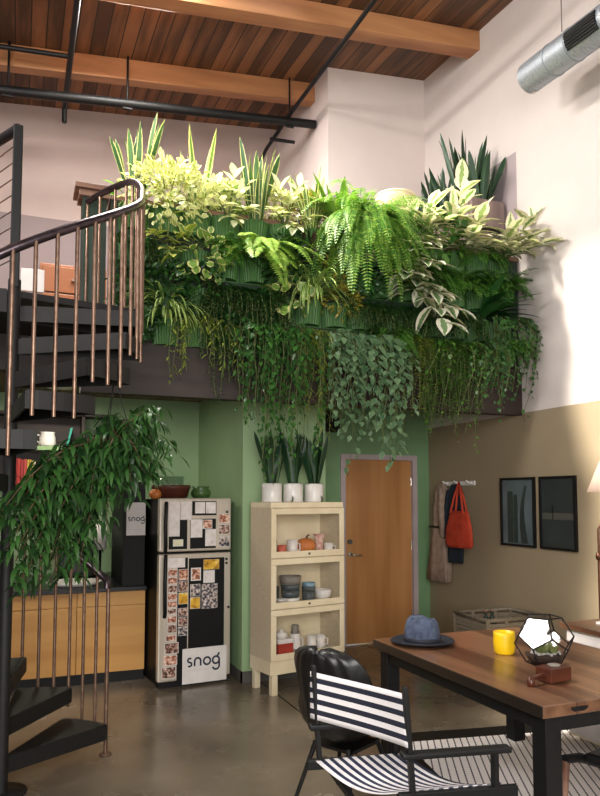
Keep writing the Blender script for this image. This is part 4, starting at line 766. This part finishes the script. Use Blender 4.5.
# ------------------------------------------------------------------ plants
def p_ovate(t): return math.sin(PI * min(1, t ** .8)) ** .9 + .02
def p_narrow(t): return (math.sin(PI * t ** .7)) ** .9 * .95 + .03
def p_strap(t): return min(1, .45 + 1.6 * t) * (1 - t ** 4) ** .7
def p_snake(t): return (.55 + .45 * math.sin(PI * min(1, t * .8))) * (1 - t ** 7) ** .75
def p_heart(t): return (min(1, t * 7) ** .5) * (1 - t) ** .72 * 1.15 + .01
def p_round(t): return (max(0, 1 - (2 * t - 1) ** 2)) ** .5 + .02
def rnd_dir(r, up=.0):
    while True:
        v = V((r.uniform(-1, 1), r.uniform(-1, 1), r.uniform(-1, 1)))
        if .05 < v.length < 1: v.z += up; return v.normalized()
DOWN = V((0, 0, -1))
def leaf(mb, base, d, n, L, W, prof, segs=4, droop=.5, fold=.18, twist=0.0, mi=0):
    base = V(base); d = V(d).normalized(); n = V(n); n = n - d * n.dot(d)
    if n.length < 1e-3: n = d.orthogonal()
    n.normalize(); vs = []; uv = []; st = L / segs
    for i in range(segs + 1):
        t = i / segs; w_ = W * .5 * prof(t); sd = d.cross(n)
        vs += [base - sd * w_ + n * fold * w_, base, base + sd * w_ + n * fold * w_]; uv += [(0, t), (.5, t), (1, t)]
        base = base + d * st; d = (d + DOWN * droop / segs).normalized()
        if twist: n = Matrix.Rotation(twist / segs, 3, d) @ n
        n = n - d * n.dot(d); n = n.normalized() if n.length > 1e-3 else d.orthogonal().normalized()
    fs = []
    for i in range(segs):
        a = 3 * i; fs += [(a, a + 1, a + 4, a + 3), (a + 1, a + 2, a + 5, a + 4)]
    mb.add(vs, fs, uv, mi, True)
def mini(mb, base, d, n, L, W, mi=0, bend=.25):
    base = V(base); d = V(d).normalized(); n = V(n); n = n - d * n.dot(d)
    n = n.normalized() if n.length > 1e-3 else d.orthogonal().normalized(); sd = d.cross(n); m = base + d * L * .45; tip = base + d * L - n * L * bend
    mb.add([base, m - sd * W * .5 + n * W * .12, m - n * 0.0, m + sd * W * .5 + n * W * .12, tip], [(0, 2, 1), (0, 3, 2), (1, 2, 4), (2, 3, 4)], [(.5, 0), (0, .5), (.5, .5), (1, .5), (.5, 1)], mi, True)
def snake(mb, r, n, h, spread, W=.05, o=(0, 0, 0), rad=.05):
    for i in range(n):
        q = 2 * PI * i / n + r.uniform(-.4, .4); ou = V((math.cos(q), math.sin(q), 0)); L = h * r.uniform(.6, 1)
        leaf(mb, V(o) + ou * rad * r.uniform(.3, 1), ou * spread * r.uniform(.4, 1.2) + V((0, 0, 1)), -ou, L, W * r.uniform(.8, 1.15), p_snake, 9, r.uniform(-.05, .22), .3, r.uniform(-2.2, 2.2))
def fern(mb, r, n, L, pin=.05, out=1.0, lift=.6, dens=26, wd=.011, side=1.0):
    for i in range(n):
        q = r.uniform(-PI * 1.02, .02); ou = V((math.cos(q) * side, math.sin(q) * out, 0)); d = (ou * r.uniform(.5, 1) + V((0, 0, r.uniform(.0, 1.0) * lift))).normalized(); p = V((0, -.06, 0)) + ou * .04; ln = L * r.uniform(.6, 1.05); st = ln / dens; g = r.uniform(1.4, 2.6) * (1.5 if L > .8 else 1); sp = []
        for j in range(dens):
            t = j / dens; sp.append(p.copy()); p = p + d * st; d = (d + DOWN * g * st / ln * .95).normalized(); sd = d.cross(V((0, 0, 1)));
            if sd.length < .05: sd = V((math.cos(q + 1.57), math.sin(q + 1.57), 0))
            sd.normalize(); nn = sd.cross(d); pl = pin * (math.sin(PI * min(1, .12 + t * .88)) ** .7) * r.uniform(.85, 1.1)
            if j > 1:
                for s_ in (-1, 1): mini(mb, p, sd * s_ + d * .35 + nn * .1, nn, pl, wd)
        sp.append(p); mb.tube(sp[::5], .0022, 3, False)
def spider(mb, r, n, L, W=.014):
    for i in range(n):
        q = r.uniform(-PI * 1.05, .05); ou = V((math.cos(q), math.sin(q), 0)); leaf(mb, V((0, -.06, 0)) + ou * .02, ou * r.uniform(.3, 1) + V((0, 0, r.uniform(.5, 1.2))), V((0, 0, 1)), L * r.uniform(.6, 1), W, p_strap, 7, r.uniform(1.8, 3.6), .3)
def bush(mb, r, n, R, L, W, prof, center=(0, -.09, .05), squash=.8, seg=0, droop=.4, fold=.15, inner=.35):
    c = V(center)
    for i in range(n):
        v = rnd_dir(r, .15); v.y -= .25; v.normalize(); f = r.uniform(inner, 1) ** .6; p = c + V((v.x * R * f, v.y * R * f * .75, v.z * R * squash * f))
        if p.y > .0: p.y = -abs(p.y) * .3
        d = (v + rnd_dir(r) * .7 + V((0, 0, .1))); nn = v + V((0, -.4, .7)); ll = L * r.uniform(.6, 1.1)
        if seg: leaf(mb, p, d, nn, ll, W * ll / L, prof, seg, droop, fold)
        else: mini(mb, p, d, nn, ll, W * ll / L)
    for i in range(8):
        v = rnd_dir(r, .3); v.y = -abs(v.y); mb.tube([V((0, -.05, 0)), c + V((v.x * R * .8, v.y * R * .6, v.z * R * squash * .8))], .0025, 4, False, 1)
def stalks(mb, r, stems, L, W, n_leaf, prof=p_ovate, start=.25, droop=.5, stemr=.006, fold=.25, seg=6):
    for (dx, dy, h) in stems:
        b = V((dx * .15, -.06 + dy * .1, 0)); tip = V((dx, dy - .06, h)); mid = (b + tip) / 2 + V((0, -.03, abs(h) * .12)); pts = [b.lerp(mid, i / 4).lerp(mid.lerp(tip, i / 4), i / 4) for i in range(5)]
        mb.tube(pts, [stemr, stemr, stemr * .85, stemr * .7, stemr * .5], 6, False, 1); ax = (tip - b).normalized()
        for i in range(n_leaf):
            t = start + (1 - start) * i / max(1, n_leaf - 1); k_ = min(3, int(t * 4)); p = pts[k_].lerp(pts[k_ + 1], t * 4 - k_); q = i * 2.4 + r.uniform(-.3, .3); ou = V((math.cos(q), math.sin(q) - .35, 0)); up = .25 + .9 * (t > .9) + .3 * t
            leaf(mb, p, ou + ax * up + V((0, 0, .1)), V((0, -.35, 1)), L * r.uniform(.7, 1.1), W * r.uniform(.8, 1.1), prof, seg, droop * r.uniform(.4, 1.4), fold)
def trail(mb, r, n, L, kind, lf, W, step, spread=.13, out=.16, jit=.02, prof=p_heart, minfrac=.35):
    for i in range(n):
        x0 = r.uniform(-spread, spread); p = V((x0 * .7, -.08 - r.uniform(0, .06), .0)); ln = L * r.uniform(minfrac, 1); d = V((x0 * 1.5, -r.uniform(.3, 1) * out * 6, .5)).normalized(); pts = [p.copy()]; s = 0; sgn = 1; tg = V((x0 * 1.3 + r.uniform(-.04, .04), -.10 - r.uniform(0, .1) * out * 6, 0))
        while s < ln:
            d = (d * .72 + DOWN * .32 + V(((tg.x - p.x) * 1.2, (tg.y - p.y) * 1.2, 0)) + V((r.uniform(-1, 1), r.uniform(-1, 1), 0)) * jit * 6).normalized(); p = p + d * step; p.y = min(p.y, -.05); s += step; pts.append(p.copy())
            q = r.uniform(0, 2 * PI); sd = V((math.cos(q), math.sin(q) - .5, r.uniform(-.5, .3))); sc = r.uniform(.6, 1.1) * (1 - .35 * s / ln)
            if kind == 'heart': leaf(mb, p + sd * lf * .25, sd * .55 + DOWN * .8, sd + V((0, -.8, .5)), lf * sc, W * sc, prof, 3, .5, .12)
            elif kind == 'pair':
                for s_ in (-1, 1): mini(mb, p, sd * s_ + V((0, -.3, .1)), V((0, -.5, 1)), lf * sc, W * sc)
            else: leaf(mb, p, sd + DOWN * .3, V((0, -.3, 1)), lf * sc, W * sc, p_narrow, 3, 1.0, .2)
        mb.tube(pts[::2] if len(pts) > 4 else pts, .0022, 3, False, 1)
def pocket_mesh():
    b = MB(); n = 33
    for z0, z1, r0, r1 in ((-.2, 0, .085, .112),):
        def fn(u, v):
            q = PI + PI * u; rr = (r0 + (r1 - r0) * v) + .004 * math.sin(u * PI * 26); return V((rr * math.cos(q) * 1.08, rr * math.sin(q) * .95, z0 + (z1 - z0) * v))
        b.grid(fn, 104, 2)
    b.add([(.112 * 1.08 * math.cos(PI + PI * i / n), .107 * math.sin(PI + PI * i / n), -.015) for i in range(n + 1)], [tuple(range(n + 1))], None, 1)
    b.add([(.085 * 1.08 * math.cos(PI + PI * i / n), .08 * math.sin(PI + PI * i / n), -.2) for i in range(n + 1)], [tuple(range(n + 1))[::-1]])
    b.box(-.12, .12, -.004, .0, -.21, .02); return b
POCK = None
XS = [.80 + .25 * c for c in range(15)]; ZS = [3.98, 3.66, 3.35, 3.07]; USED = set()
def cell(px, py):
    p = ony(px, py, 5.42); best = None
    for c, x in enumerate(XS):
        for q, z in enumerate(ZS):
            if (c, q) in USED: continue
            dd = (x - p.x) ** 2 + ((z - p.z) * 1.0) ** 2
            if best is None or dd < best[0]: best = (dd, c, q)
    USED.add(best[1:]); return best[1:]
def wall_plant(name, label, px, py, fn, m, seed, stem='stem', group=None, at=None, sc=1.28):
    global POCK
    c, q = at if at else cell(px, py)
    if at: USED.add(at)
    t = thing(name, label, 'plant', (XS[c], 5.525, ZS[q]), 0, group or 'plants on the green wall')
    if POCK is None: POCK = pocket_mesh().build('ribbed_pocket', [M['green_plastic'], M['soil']], t)
    else: o = POCK.copy(); COL.objects.link(o); o.parent = t
    b = MB(); rr = random.Random(seed); fn(b, rr); lim = 4.553 - XS[c]; top = 4.06 - ZS[q]; vs = []
    for x, y, z in b.v:
        x, y, z = x * sc, (y + .05) * sc - .05, z * sc
        if x > lim: x = lim - rr.random() * .02
        if y > -.006 and z < top: y = -.006 - rr.random() * .01
        vs.append((x, y, z))
    b.v = vs; b.build('foliage', [m, M[stem]], t); return t
L_ = dict(
    snk=M['snake'], snkd=M['snakedark'],
    thin=leafmat('thin_yellow_edged_leaf', '#4f6e38', '#6c8a45', '#cfcf8c', .45, .3, na=.12),
    calad=leafmat('cream_caladium_leaf', '#cfd2a8', '#e0dfc4', '#5f8a3c', .12, .35),
    pale=leafmat('pale_variegated_leaf', '#8b9c46', '#cbd090', '#e2deb4', .35, .35),
    brom=leafmat('dark_bromeliad_leaf', '#1f2a18', '#4a2d20', None, .3, .1),
    nest=leafmat('bright_strap_leaf', '#5d9a2c', '#84bb3d', None, .3, .42),
    fern=leafmat('bright_fern_leaf', '#3f782a', '#8cae4a', None, .3, .4),
    ferny=leafmat('yellow_green_fern_leaf', '#6f9c3a', '#a6c05e', None, .3, .42),
    rub=leafmat('variegated_rubber_leaf', '#6f8f52', '#93a870', '#e4e1cb', .66, .3, .3),
    rub2=leafmat('cream_edged_leaf', '#5d8050', '#84a070', '#e6e3d2', .6, .25, .32),
    crot=leafmat('croton_leaf', '#6a8832', '#a8b050', '#c4bc6a', .3, .25),
    pep=leafmat('round_cream_edged_leaf', '#547e34', '#7ea048', '#d2d08c', .35, .25),
    spid=leafmat('spider_leaf', '#4c7e30', '#82aa4a', '#c2cc86', .4, .3),
    dk=leafmat('dark_small_leaf', '#16361a', '#345e26', None, .3, .25),
    dk2=leafmat('deep_green_leaf', '#183c1e', '#386a2e', None, .3, .2, .3),
    mid=leafmat('mid_green_leaf', '#30601f', '#5d8c34', None, .3, .3),
    yel=leafmat('yellow_green_vine_leaf', '#6a882c', '#a4b04a', None, .3, .35),
    silver=leafmat('silvery_heart_leaf', '#3a5c3c', '#6f8d66', '#85a07f', .14, .2, .35),
    ivy=leafmat('ivy_leaf', '#224a22', '#467438', '#6f8f5e', .1, .2, .35),
    poth=leafmat('pothos_leaf', '#20481f', '#447234', None, .3, .25, .3),
    moss=leafmat('mossy_yellow_leaf', '#7a7a2a', '#a9983c', None, .3, .3))
WP = wall_plant
WP('snake_plant', 'tall dark snake plant above the stair handrail at the end of the green wall', 152, 215, lambda b, r: snake(b, r, 14, .56, .3, .048, (0, -.06, 0)), L_['snk'], 1)
WP('snake_plant', 'snake plant with a few thin yellow-edged leaves next to the pale bush', 203, 215, lambda b, r: snake(b, r, 7, .52, .38, .035, (0, -.06, 0)), L_['thin'], 2)
WP('variegated_bush', 'pale yellow variegated bush with small leaves spilling over the top row', 182, 222, lambda b, r: bush(b, r, 620, .29, .055, .036, p_ovate, (0, -.12, .06), .75, 3, .5), L_['pale'], 3)
WP('caladium', 'cream-leaved caladium between the pale bush and tall snake plant', 228, 212, lambda b, r: stalks(b, r, [(-.1, -.05, .18), (.02, -.08, .24), (.12, -.04, .22), (.05, -.12, .12), (-.1, -.16, .02), (.1, -.18, .0), (0, -.16, -.08)], .12, .06, 7, p_ovate, .5, .7), L_['calad'], 4)
WP('snake_plant', 'tallest upright snake plant on the top row, beside a white caladium', 257, 222, lambda b, r: snake(b, r, 16, .58, .2, .05, (0, -.06, 0)), L_['snk'], 5)
WP('caladium', 'cream caladium with pointed leaves beside the tallest snake plant', 277, 215, lambda b, r: stalks(b, r, [(-.06, -.06, .22), (.08, -.06, .26), (0, -.14, .14), (-.12, -.16, .02), (.1, -.18, .0), (0, -.18, -.08)], .13, .055, 7, p_ovate, .5, .8), L_['calad'], 6)
WP('snake_plant', 'yellow-edged snake plant with fanned leaves above the dark bromeliad', 298, 220, lambda b, r: snake(b, r, 18, .44, .34, .042, (0, -.06, 0)), L_['thin'], 7)
WP('birds_nest_fern', "bright fern of upright strap leaves beside the big drooping fern", 328, 225, lambda b, r: [leaf(b, V((0, -.06, 0)), V((math.cos(q), math.sin(q) - .2, 1.5)), V((-math.cos(q), 0, .6)), r.uniform(.3, .46), .06, p_strap, 7, r.uniform(.2, 1.0), .25) for q in [r.uniform(0, 6.28) for i in range(20)]], L_['ferny'], 9)
WP('boston_fern', 'large bright fern drooping from the middle of the green wall', 362, 232, lambda b, r: fern(b, r, 170, .92, .075, .8, .95, 32, .018, .62), L_['fern'], 10, sc=1.0, at=(8, 0))
WP('rubber_plant', 'cream variegated rubber plant in front of the urn', 408, 238, lambda b, r: stalks(b, r, [(-.08, -.1, .16), (.1, -.1, .24), (.02, -.2, .10), (.16, -.16, .12), (-.02, -.22, -.05)], .2, .095, 12, p_ovate, .15, .6), L_['rub'], 11, sc=1.35)
WP('rubber_plant', 'tallest cream variegated rubber plant in front of the grey planter cabinet', 455, 240, lambda b, r: stalks(b, r, [(-.02, -.08, .44), (-.14, -.14, .2), (.03, -.2, .14), (.1, -.24, -.02), (-.06, -.24, .02)], .21, .10, 13, p_ovate, .1, .6), L_['rub'], 12, sc=1.35)
WP('rubber_plant', 'pale variegated rubber plant leaning out over the wall at the end of the top row', 500, 255, lambda b, r: stalks(b, r, [(.16, -.12, .26), (.10, -.22, .10), (-.05, -.15, .12), (.1, -.3, .02), (-.1, -.2, .0)], .19, .085, 12, p_ovate, .15, .6), L_['rub'], 13, sc=1.4)
WP('cascading_rubber_plant', 'cream-edged rubber plant hanging down below the upright rubber plants', 388, 275, lambda b, r: stalks(b, r, [(-.22, -.2, .02), (-.02, -.28, -.08), (.18, -.26, -.16), (.1, -.3, .0), (.22, -.3, -.34), (.0, -.26, .08), (.28, -.26, -.24)], .2, .092, 11, p_ovate, .3, .8), L_['rub2'], 14, sc=1.45)
WP('staghorn_fern', 'bright yellow green fern jutting out under the tallest snake plant', 250, 262, lambda b, r: fern(b, r, 20, .50, .075, 1.2, 1.0, 24, .024), L_['ferny'], 15)
WP('croton', 'croton with two pale raised leaves beside the stair handrail', 158, 262, lambda b, r: (stalks(b, r, [(.0, -.08, .26)], .13, .06, 4, p_ovate, .6, .5), stalks(b, r, [(-.1, -.1, .04), (.1, -.12, .06), (0, -.16, -.1)], .13, .055, 8, p_ovate, .2, .9)), L_['crot'], 16)
WP('peperomia', 'trailing plant with round cream-edged leaves below the pale bush', 192, 258, lambda b, r: bush(b, r, 60, .2, .075, .065, p_round, (0, -.13, -.06), .9, 4, .2), L_['pep'], 17)
WP('spider_plant', 'spider plant with arching narrow leaves beside the stair bars', 172, 305, lambda b, r: spider(b, r, 90, .42), L_['spid'], 18)
WP('creeping_vine', 'dark small-leaved vine hanging below the round-leaved plant', 215, 275, lambda b, r: trail(b, r, 44, .78, 'pair', .044, .032, .024, .15, jit=.03), L_['dk'], 19)
WP('creeping_vine', 'dark fine vine hanging behind the yellow green fern', 240, 290, lambda b, r: trail(b, r, 44, .70, 'pair', .044, .034, .024, .15, jit=.03), L_['dk2'], 20)
WP('peperomia', 'cluster of round pale leaves below the yellow green fern', 268, 305, lambda b, r: bush(b, r, 26, .15, .085, .08, p_round, (0, -.16, -.02), .7, 4, .2), L_['pep'], 21)
WP('spider_plant', 'pale striped spider plant in the middle of the green wall', 300, 305, lambda b, r: spider(b, r, 80, .5, .016), L_['spid'], 22)
WP('bromeliad', 'bromeliad with dark upright blades under the fanned snake plant', 312, 240, lambda b, r: snake(b, r, 8, .34, .55, .05, (0, -.09, 0)), L_['brom'], 23)
WP('moss_fern', 'small mossy yellow plant below the dark bromeliad', 325, 275, lambda b, r: bush(b, r, 200, .15, .05, .018, p_narrow, (0, -.12, .0), .8), L_['moss'], 24)
WP('moss_fern', 'small mossy yellow plant beside the pale striped spider plant', 325, 305, lambda b, r: bush(b, r, 180, .15, .055, .018, p_narrow, (0, -.12, .0), .8), L_['moss'], 25)
WP('leafy_shrub', 'glossy dark green shrub between two rubber plants', 430, 258, lambda b, r: bush(b, r, 220, .2, .06, .05, p_round, (0, -.14, .05), .9, 3, .3), L_['mid'], 26)
WP('peace_lily', 'plant with long dark glossy leaves sticking out towards the bright side wall', 492, 312, lambda b, r: [leaf(b, V((0, -.06, 0)), V((r.uniform(-.2, 1.2), -r.uniform(.2, .9), r.uniform(.1, .7))), V((0, -.2, 1)), r.uniform(.3, .5), .085, p_ovate, 7, r.uniform(.5, 1.2), .2) for i in range(18)], L_['dk2'], 27)
WP('trailing_philodendron', 'silvery heart-leaved vine hanging over the entrance door', 376, 335, lambda b, r: trail(b, r, 28, 1.02, 'heart', .092, .07, .042, .18, .2), L_['silver'], 28)
WP('trailing_philodendron', 'silvery heart-leaved vine below the big drooping fern, nearer the bookcase', 358, 335, lambda b, r: trail(b, r, 18, .85, 'heart', .075, .058, .04, .14, .2), L_['silver'], 29)
WP('creeping_fig', 'dense small-leaved vine hanging just past the silvery vine', 436, 340, lambda b, r: (trail(b, r, 44, .70, 'pair', .042, .032, .024, .14, jit=.03), trail(b, r, 3, .98, 'heart', .045, .04, .06, .2, jit=.04, minfrac=.8)), L_['mid'], 30)
WP('creeping_fig', 'dense small-leaved vine hanging beside the ivy', 462, 345, lambda b, r: (trail(b, r, 44, .64, 'pair', .042, .032, .024, .14, jit=.03), trail(b, r, 2, .9, 'heart', .045, .04, .06, .2, jit=.04, minfrac=.8)), L_['mid'], 31)
WP('ivy_plant', 'ivy hanging at the wall end of the loft edge', 505, 335, lambda b, r: (trail(b, r, 30, .62, 'heart', .055, .05, .04, .13), trail(b, r, 3, .95, 'heart', .05, .045, .05, .16, jit=.04, minfrac=.8)), L_['ivy'], 32)
WP('ivy_plant', 'ivy hanging under the long dark glossy leaves', 485, 340, lambda b, r: trail(b, r, 28, .56, 'heart', .055, .05, .045, .13), L_['ivy'], 33)
WP('trailing_bamboo_vine', 'yellow green narrow-leaved vine hanging above the snake plants on the bookcase', 318, 338, lambda b, r: trail(b, r, 26, .80, 'narrow', .085, .013, .026, .13), L_['yel'], 34)
WP('trailing_pothos', 'green pothos vine trailing low over the white potted snake plants', 275, 330, lambda b, r: trail(b, r, 22, 1.12, 'heart', .065, .045, .04, .17, .2), L_['poth'], 35)
WP('trailing_pothos', 'green pothos vine hanging beside the dark vines above the refrigerator pillar', 250, 330, lambda b, r: trail(b, r, 20, .82, 'heart', .06, .042, .04, .15), L_['poth'], 36)
WP('trailing_bamboo_vine', 'narrow-leaved vine hanging beside the stair bars above the refrigerator', 182, 335, lambda b, r: trail(b, r, 26, .50, 'narrow', .085, .016, .035, .17), L_['yel'], 37)
WP('creeping_vine', 'yellowish small-leaved vine hanging between the silvery and dense vines', 414, 338, lambda b, r: trail(b, r, 26, .62, 'pair', .034, .022, .025, .11), L_['yel'], 38)
FILL = [('fern_tuft', 'dark fern tuft', lambda b, r: fern(b, r, 34, .34, .05, 1.0, 1.0, 16, .013), L_['mid']), ('leafy_filler', 'dark round-leaved plant', lambda b, r: bush(b, r, 330, .22, .055, .04, p_ovate, (0, -.13, -.02), .95, 3, .3), L_['dk']), ('creeping_vine', 'short dark vine', lambda b, r: trail(b, r, 30, .34, 'pair', .05, .04, .026, .17, jit=.05), L_['dk2']), ('leafy_filler', 'mid green small-leaved plant', lambda b, r: bush(b, r, 420, .21, .05, .03, p_ovate, (0, -.13, -.02), .95), L_['dk2'])]
ROWN = ['top', 'second', 'third', 'lowest']; ORD = ords + ['thirteenth', 'fourteenth', 'fifteenth']
fi = 0
for q in range(4):
    for c in range(15):
        if (c, q) in USED: continue
        nm, lb, fn, m = FILL[(fi * 7 + c) % 4]; fi += 1
        WP(nm, '%s in the %s pocket row, %s pocket from the stairs' % (lb, ROWN[q], ORD[c]), 0, 0, fn, m, 100 + fi, at=(c, q), group='filler plants on the green wall', sc=1.0 if c < 5 else 1.12)
# pots standing on the guard wall shelf, behind the top pockets
SH = [(176, 'pale bushy plant on the guard wall shelf behind the thin-leaved snake plant', 'pale', 0), (214, 'pale bushy plant on the guard wall shelf behind the first caladium', 'pale', 1), (240, 'bushy yellow green plant on the shelf behind the tallest snake plant', 'ferny', 2), (276, 'bushy yellow plant on the shelf behind the second caladium', 'pale', 3), (306, 'yellow green bushy plant on the shelf above the dark bromeliad', 'moss', 4), (342, 'bright strap-leaved plant on the shelf behind the big drooping fern', 'nest', 5)]
for px, lb, mk, i in SH:
    p = ony(px, 210, 5.66); t = thing('shelf_plant', lb, 'plant', (p.x, 5.66, 4.041), 0, 'plants on the guard wall shelf'); b = MB(); rr = random.Random(200 + i)
    MB().lathe([(0, 0), (.06, 0), (.075, .08), (.068, .08), (0, .06)], 18).build('pot', M['greenpot'], t)
    if mk == 'nest': [leaf(b, V((0, 0, .07)), V((math.cos(q), math.sin(q) - .3, 1.3)), V((-math.cos(q), 0, .6)), rr.uniform(.3, .5), .07, p_strap, 7, rr.uniform(.3, 1.2), .25) for q in [rr.uniform(0, 6.28) for j in range(24)]]
    else: bush(b, rr, 420, .21, .055 if mk == 'pale' else .07, .036 if mk == 'pale' else .02, p_ovate, (0, -.04, .16), .72, 3, .5)
    b.build('foliage', [L_[mk], M['stem']], t)
# plants on the bookcase
t0_ = 1.626
for i, (px, lb) in enumerate(((274.5, 'white potted snake plant on the bookcase, next to the pillar corner'), (296, 'white potted snake plant in the middle of the bookcase top'), (318, 'white potted snake plant on the bookcase, closest to the door'))):
    p = BL + RB @ V(((px - 264) / 74 * BW, .17, t0_)); t = thing('potted_snake_plant', lb, 'plant', p, 0, 'snake plants on the bookcase')
    MB().lathe([(0, .004), (.085, .004), (.088, .012), (.088, .16), (.082, .165), (.08, .14), (0, .14)], 28).lathe([(0, 0), (.09, 0), (.094, .012), (.088, .014)], 28).build('pot', M['white'], t)
    MB().lathe([(.079, .141), (0, .143)], 20).build('soil', M['soil'], t)
    b = MB(); snake(b, random.Random(50 + i), 16, .54, .2, .06, (0, 0, .14), .05); b.build('foliage', M['snakedark'], t)
for i, px in enumerate((290, 321)):
    p = BL + RB @ V(((px - 266) / 74 * BW, .055, t0_)); t = thing('air_plant', ['tiny spiky air plant lying before the middle white pot', 'tiny spiky air plant lying before the white pot closest to the door'][i], 'plant', p, 0, 'air plants on the bookcase')
    b = MB(); r = random.Random(70 + i); MB().lathe([(0, 0), (.012, .002), (.012, .012), (0, .014)], 8).build('bulb', M['stem'], t)
    for j in range(14): leaf(b, V((0, 0, .008)), rnd_dir(r, .6) + V((.2, 0, .1)), V((0, 0, 1)), .055, .006, p_narrow, 3, .3)
    b.build('foliage', L_['dk'], t)
# snake plants in the tall planter
for i, (y, h, lb) in enumerate(((5.78, .52, 'short snake plant at the front edge of the grey planter box'), (6.0, .82, 'tallest snake plant in the grey planter box'), (6.25, .62, 'snake plant in the middle of the grey planter box'), (6.5, .72, 'upright snake plant deep in the grey planter box'), (6.78, .58, 'snake plant at the back end of the grey planter box'))):
    t = thing('snake_plant', lb, 'plant', (4.32, y, 4.662), 0, 'snake plants in the planter box')
    b = MB(); snake(b, random.Random(80 + i), 17, h * 1.08, .36, .06, (0, 0, 0), .10); b.build('foliage', M['snakedark'], t)
    MB().lathe([(0, 0), (.1, 0), (.1, .006), (0, .012)], 14).build('soil', M['soil'], t)
t = thing('leafy_plant', 'small bright leafy plant on the guard wall shelf behind the newel cap', 'plant', (.80, 5.68, 4.042), 0)
MB().lathe([(0, 0), (.06, 0), (.07, .09), (.062, .09), (0, .07)], 18).build('pot', M['greenpot'], t); b = MB(); stalks(b, random.Random(5), [(-.14, 0, .12), (-.2, .05, .06), (.02, 0, .18), (.1, .0, .12)], .15, .06, 5, p_ovate, .4, .6); b.build('foliage', [L_['nest'], M['stem']], t)
# hanging plant under the stair
L_['ficus'] = leafmat('drooping_glossy_leaf', '#18331a', '#406c32', None, .3, .22, .4)
t = thing('hanging_plant', 'big hanging plant of long drooping leaves spilling over the stair railing', 'plant', (.52, 4.25, 1.96))
o_ = V((.52, 4.25, 1.96)); MB().lathe([(0, -.12), (.08, -.12), (.12, 0), (.11, 0), (0, -.02)], 20).build('pot', M['soldark'], t)
wr = MB()
for q in (0, 2.1, 4.2): wr.tube([(.115 * math.cos(q), .115 * math.sin(q), 0), (.01 * math.cos(q), .01 * math.sin(q), .40)], .003, 5)
wr.build('wire_hanger', M['black'], t)
r = random.Random(11); st = MB(); lf = MB()
LOBES = [((128, 432), (48, 28), (4.15, 4.55), 11), ((100, 470), (62, 28), (3.95, 4.4), 16), ((60, 500), (55, 30), (3.85, 4.25), 16), ((25, 535), (40, 40), (3.8, 4.15), 16), ((150, 468), (28, 40), (4.2, 4.5), 7), ((78, 530), (42, 30), (3.9, 4.2), 9), ((45, 565), (38, 32), (3.85, 4.15), 9)]
def inmass(x, y): return y < 612 - max(0, x - 70) * 1.0 and y > 395 + max(0, 95 - x) * .62 and x < 188
for (cx_, cy_), (sx_, sy_), (ya, yb), nbk in LOBES:
    for kx in range(nbk):
        while True:
            a_ = r.uniform(-1, 1); b_ = r.uniform(-1, 1)
            if a_ * a_ + b_ * b_ < 1 and inmass(cx_ + a_ * sx_, cy_ + b_ * sy_): break
        end = ony(cx_ + a_ * sx_, cy_ + b_ * sy_, r.uniform(ya, yb)) - o_; s0 = V((r.uniform(-.06, .06), r.uniform(-.06, .06), 0)); mid = s0.lerp(end, .5) + V((0, r.uniform(-.08, .04), .16 + .12 * end.length)); pts = [s0.lerp(mid, i / 8).lerp(mid.lerp(end, i / 8), i / 8) for i in range(9)]
        st.tube(pts, [.007, .006, .006, .005, .005, .004, .004, .003, .002], 5, False)
        for i in range(38):
            tt = r.uniform(.35, 1.0) ** .7 * 8; k_ = min(7, int(tt)); p = pts[k_].lerp(pts[k_ + 1], tt - k_) + V((r.uniform(-1, 1), r.uniform(-1, 1), r.uniform(-1, 1))) * .055; ou = rnd_dir(r)
            leaf(lf, p, V((ou.x, ou.y, .1 * ou.z - .25)), V((ou.x * .3, ou.y * .3 - .3, 1)), r.uniform(.08, .15), r.uniform(.02, .03), p_narrow, 4, r.uniform(1.2, 3.2), .22)
st.build('stems', M['bark'], t); lf.build('foliage', L_['ficus'], t)
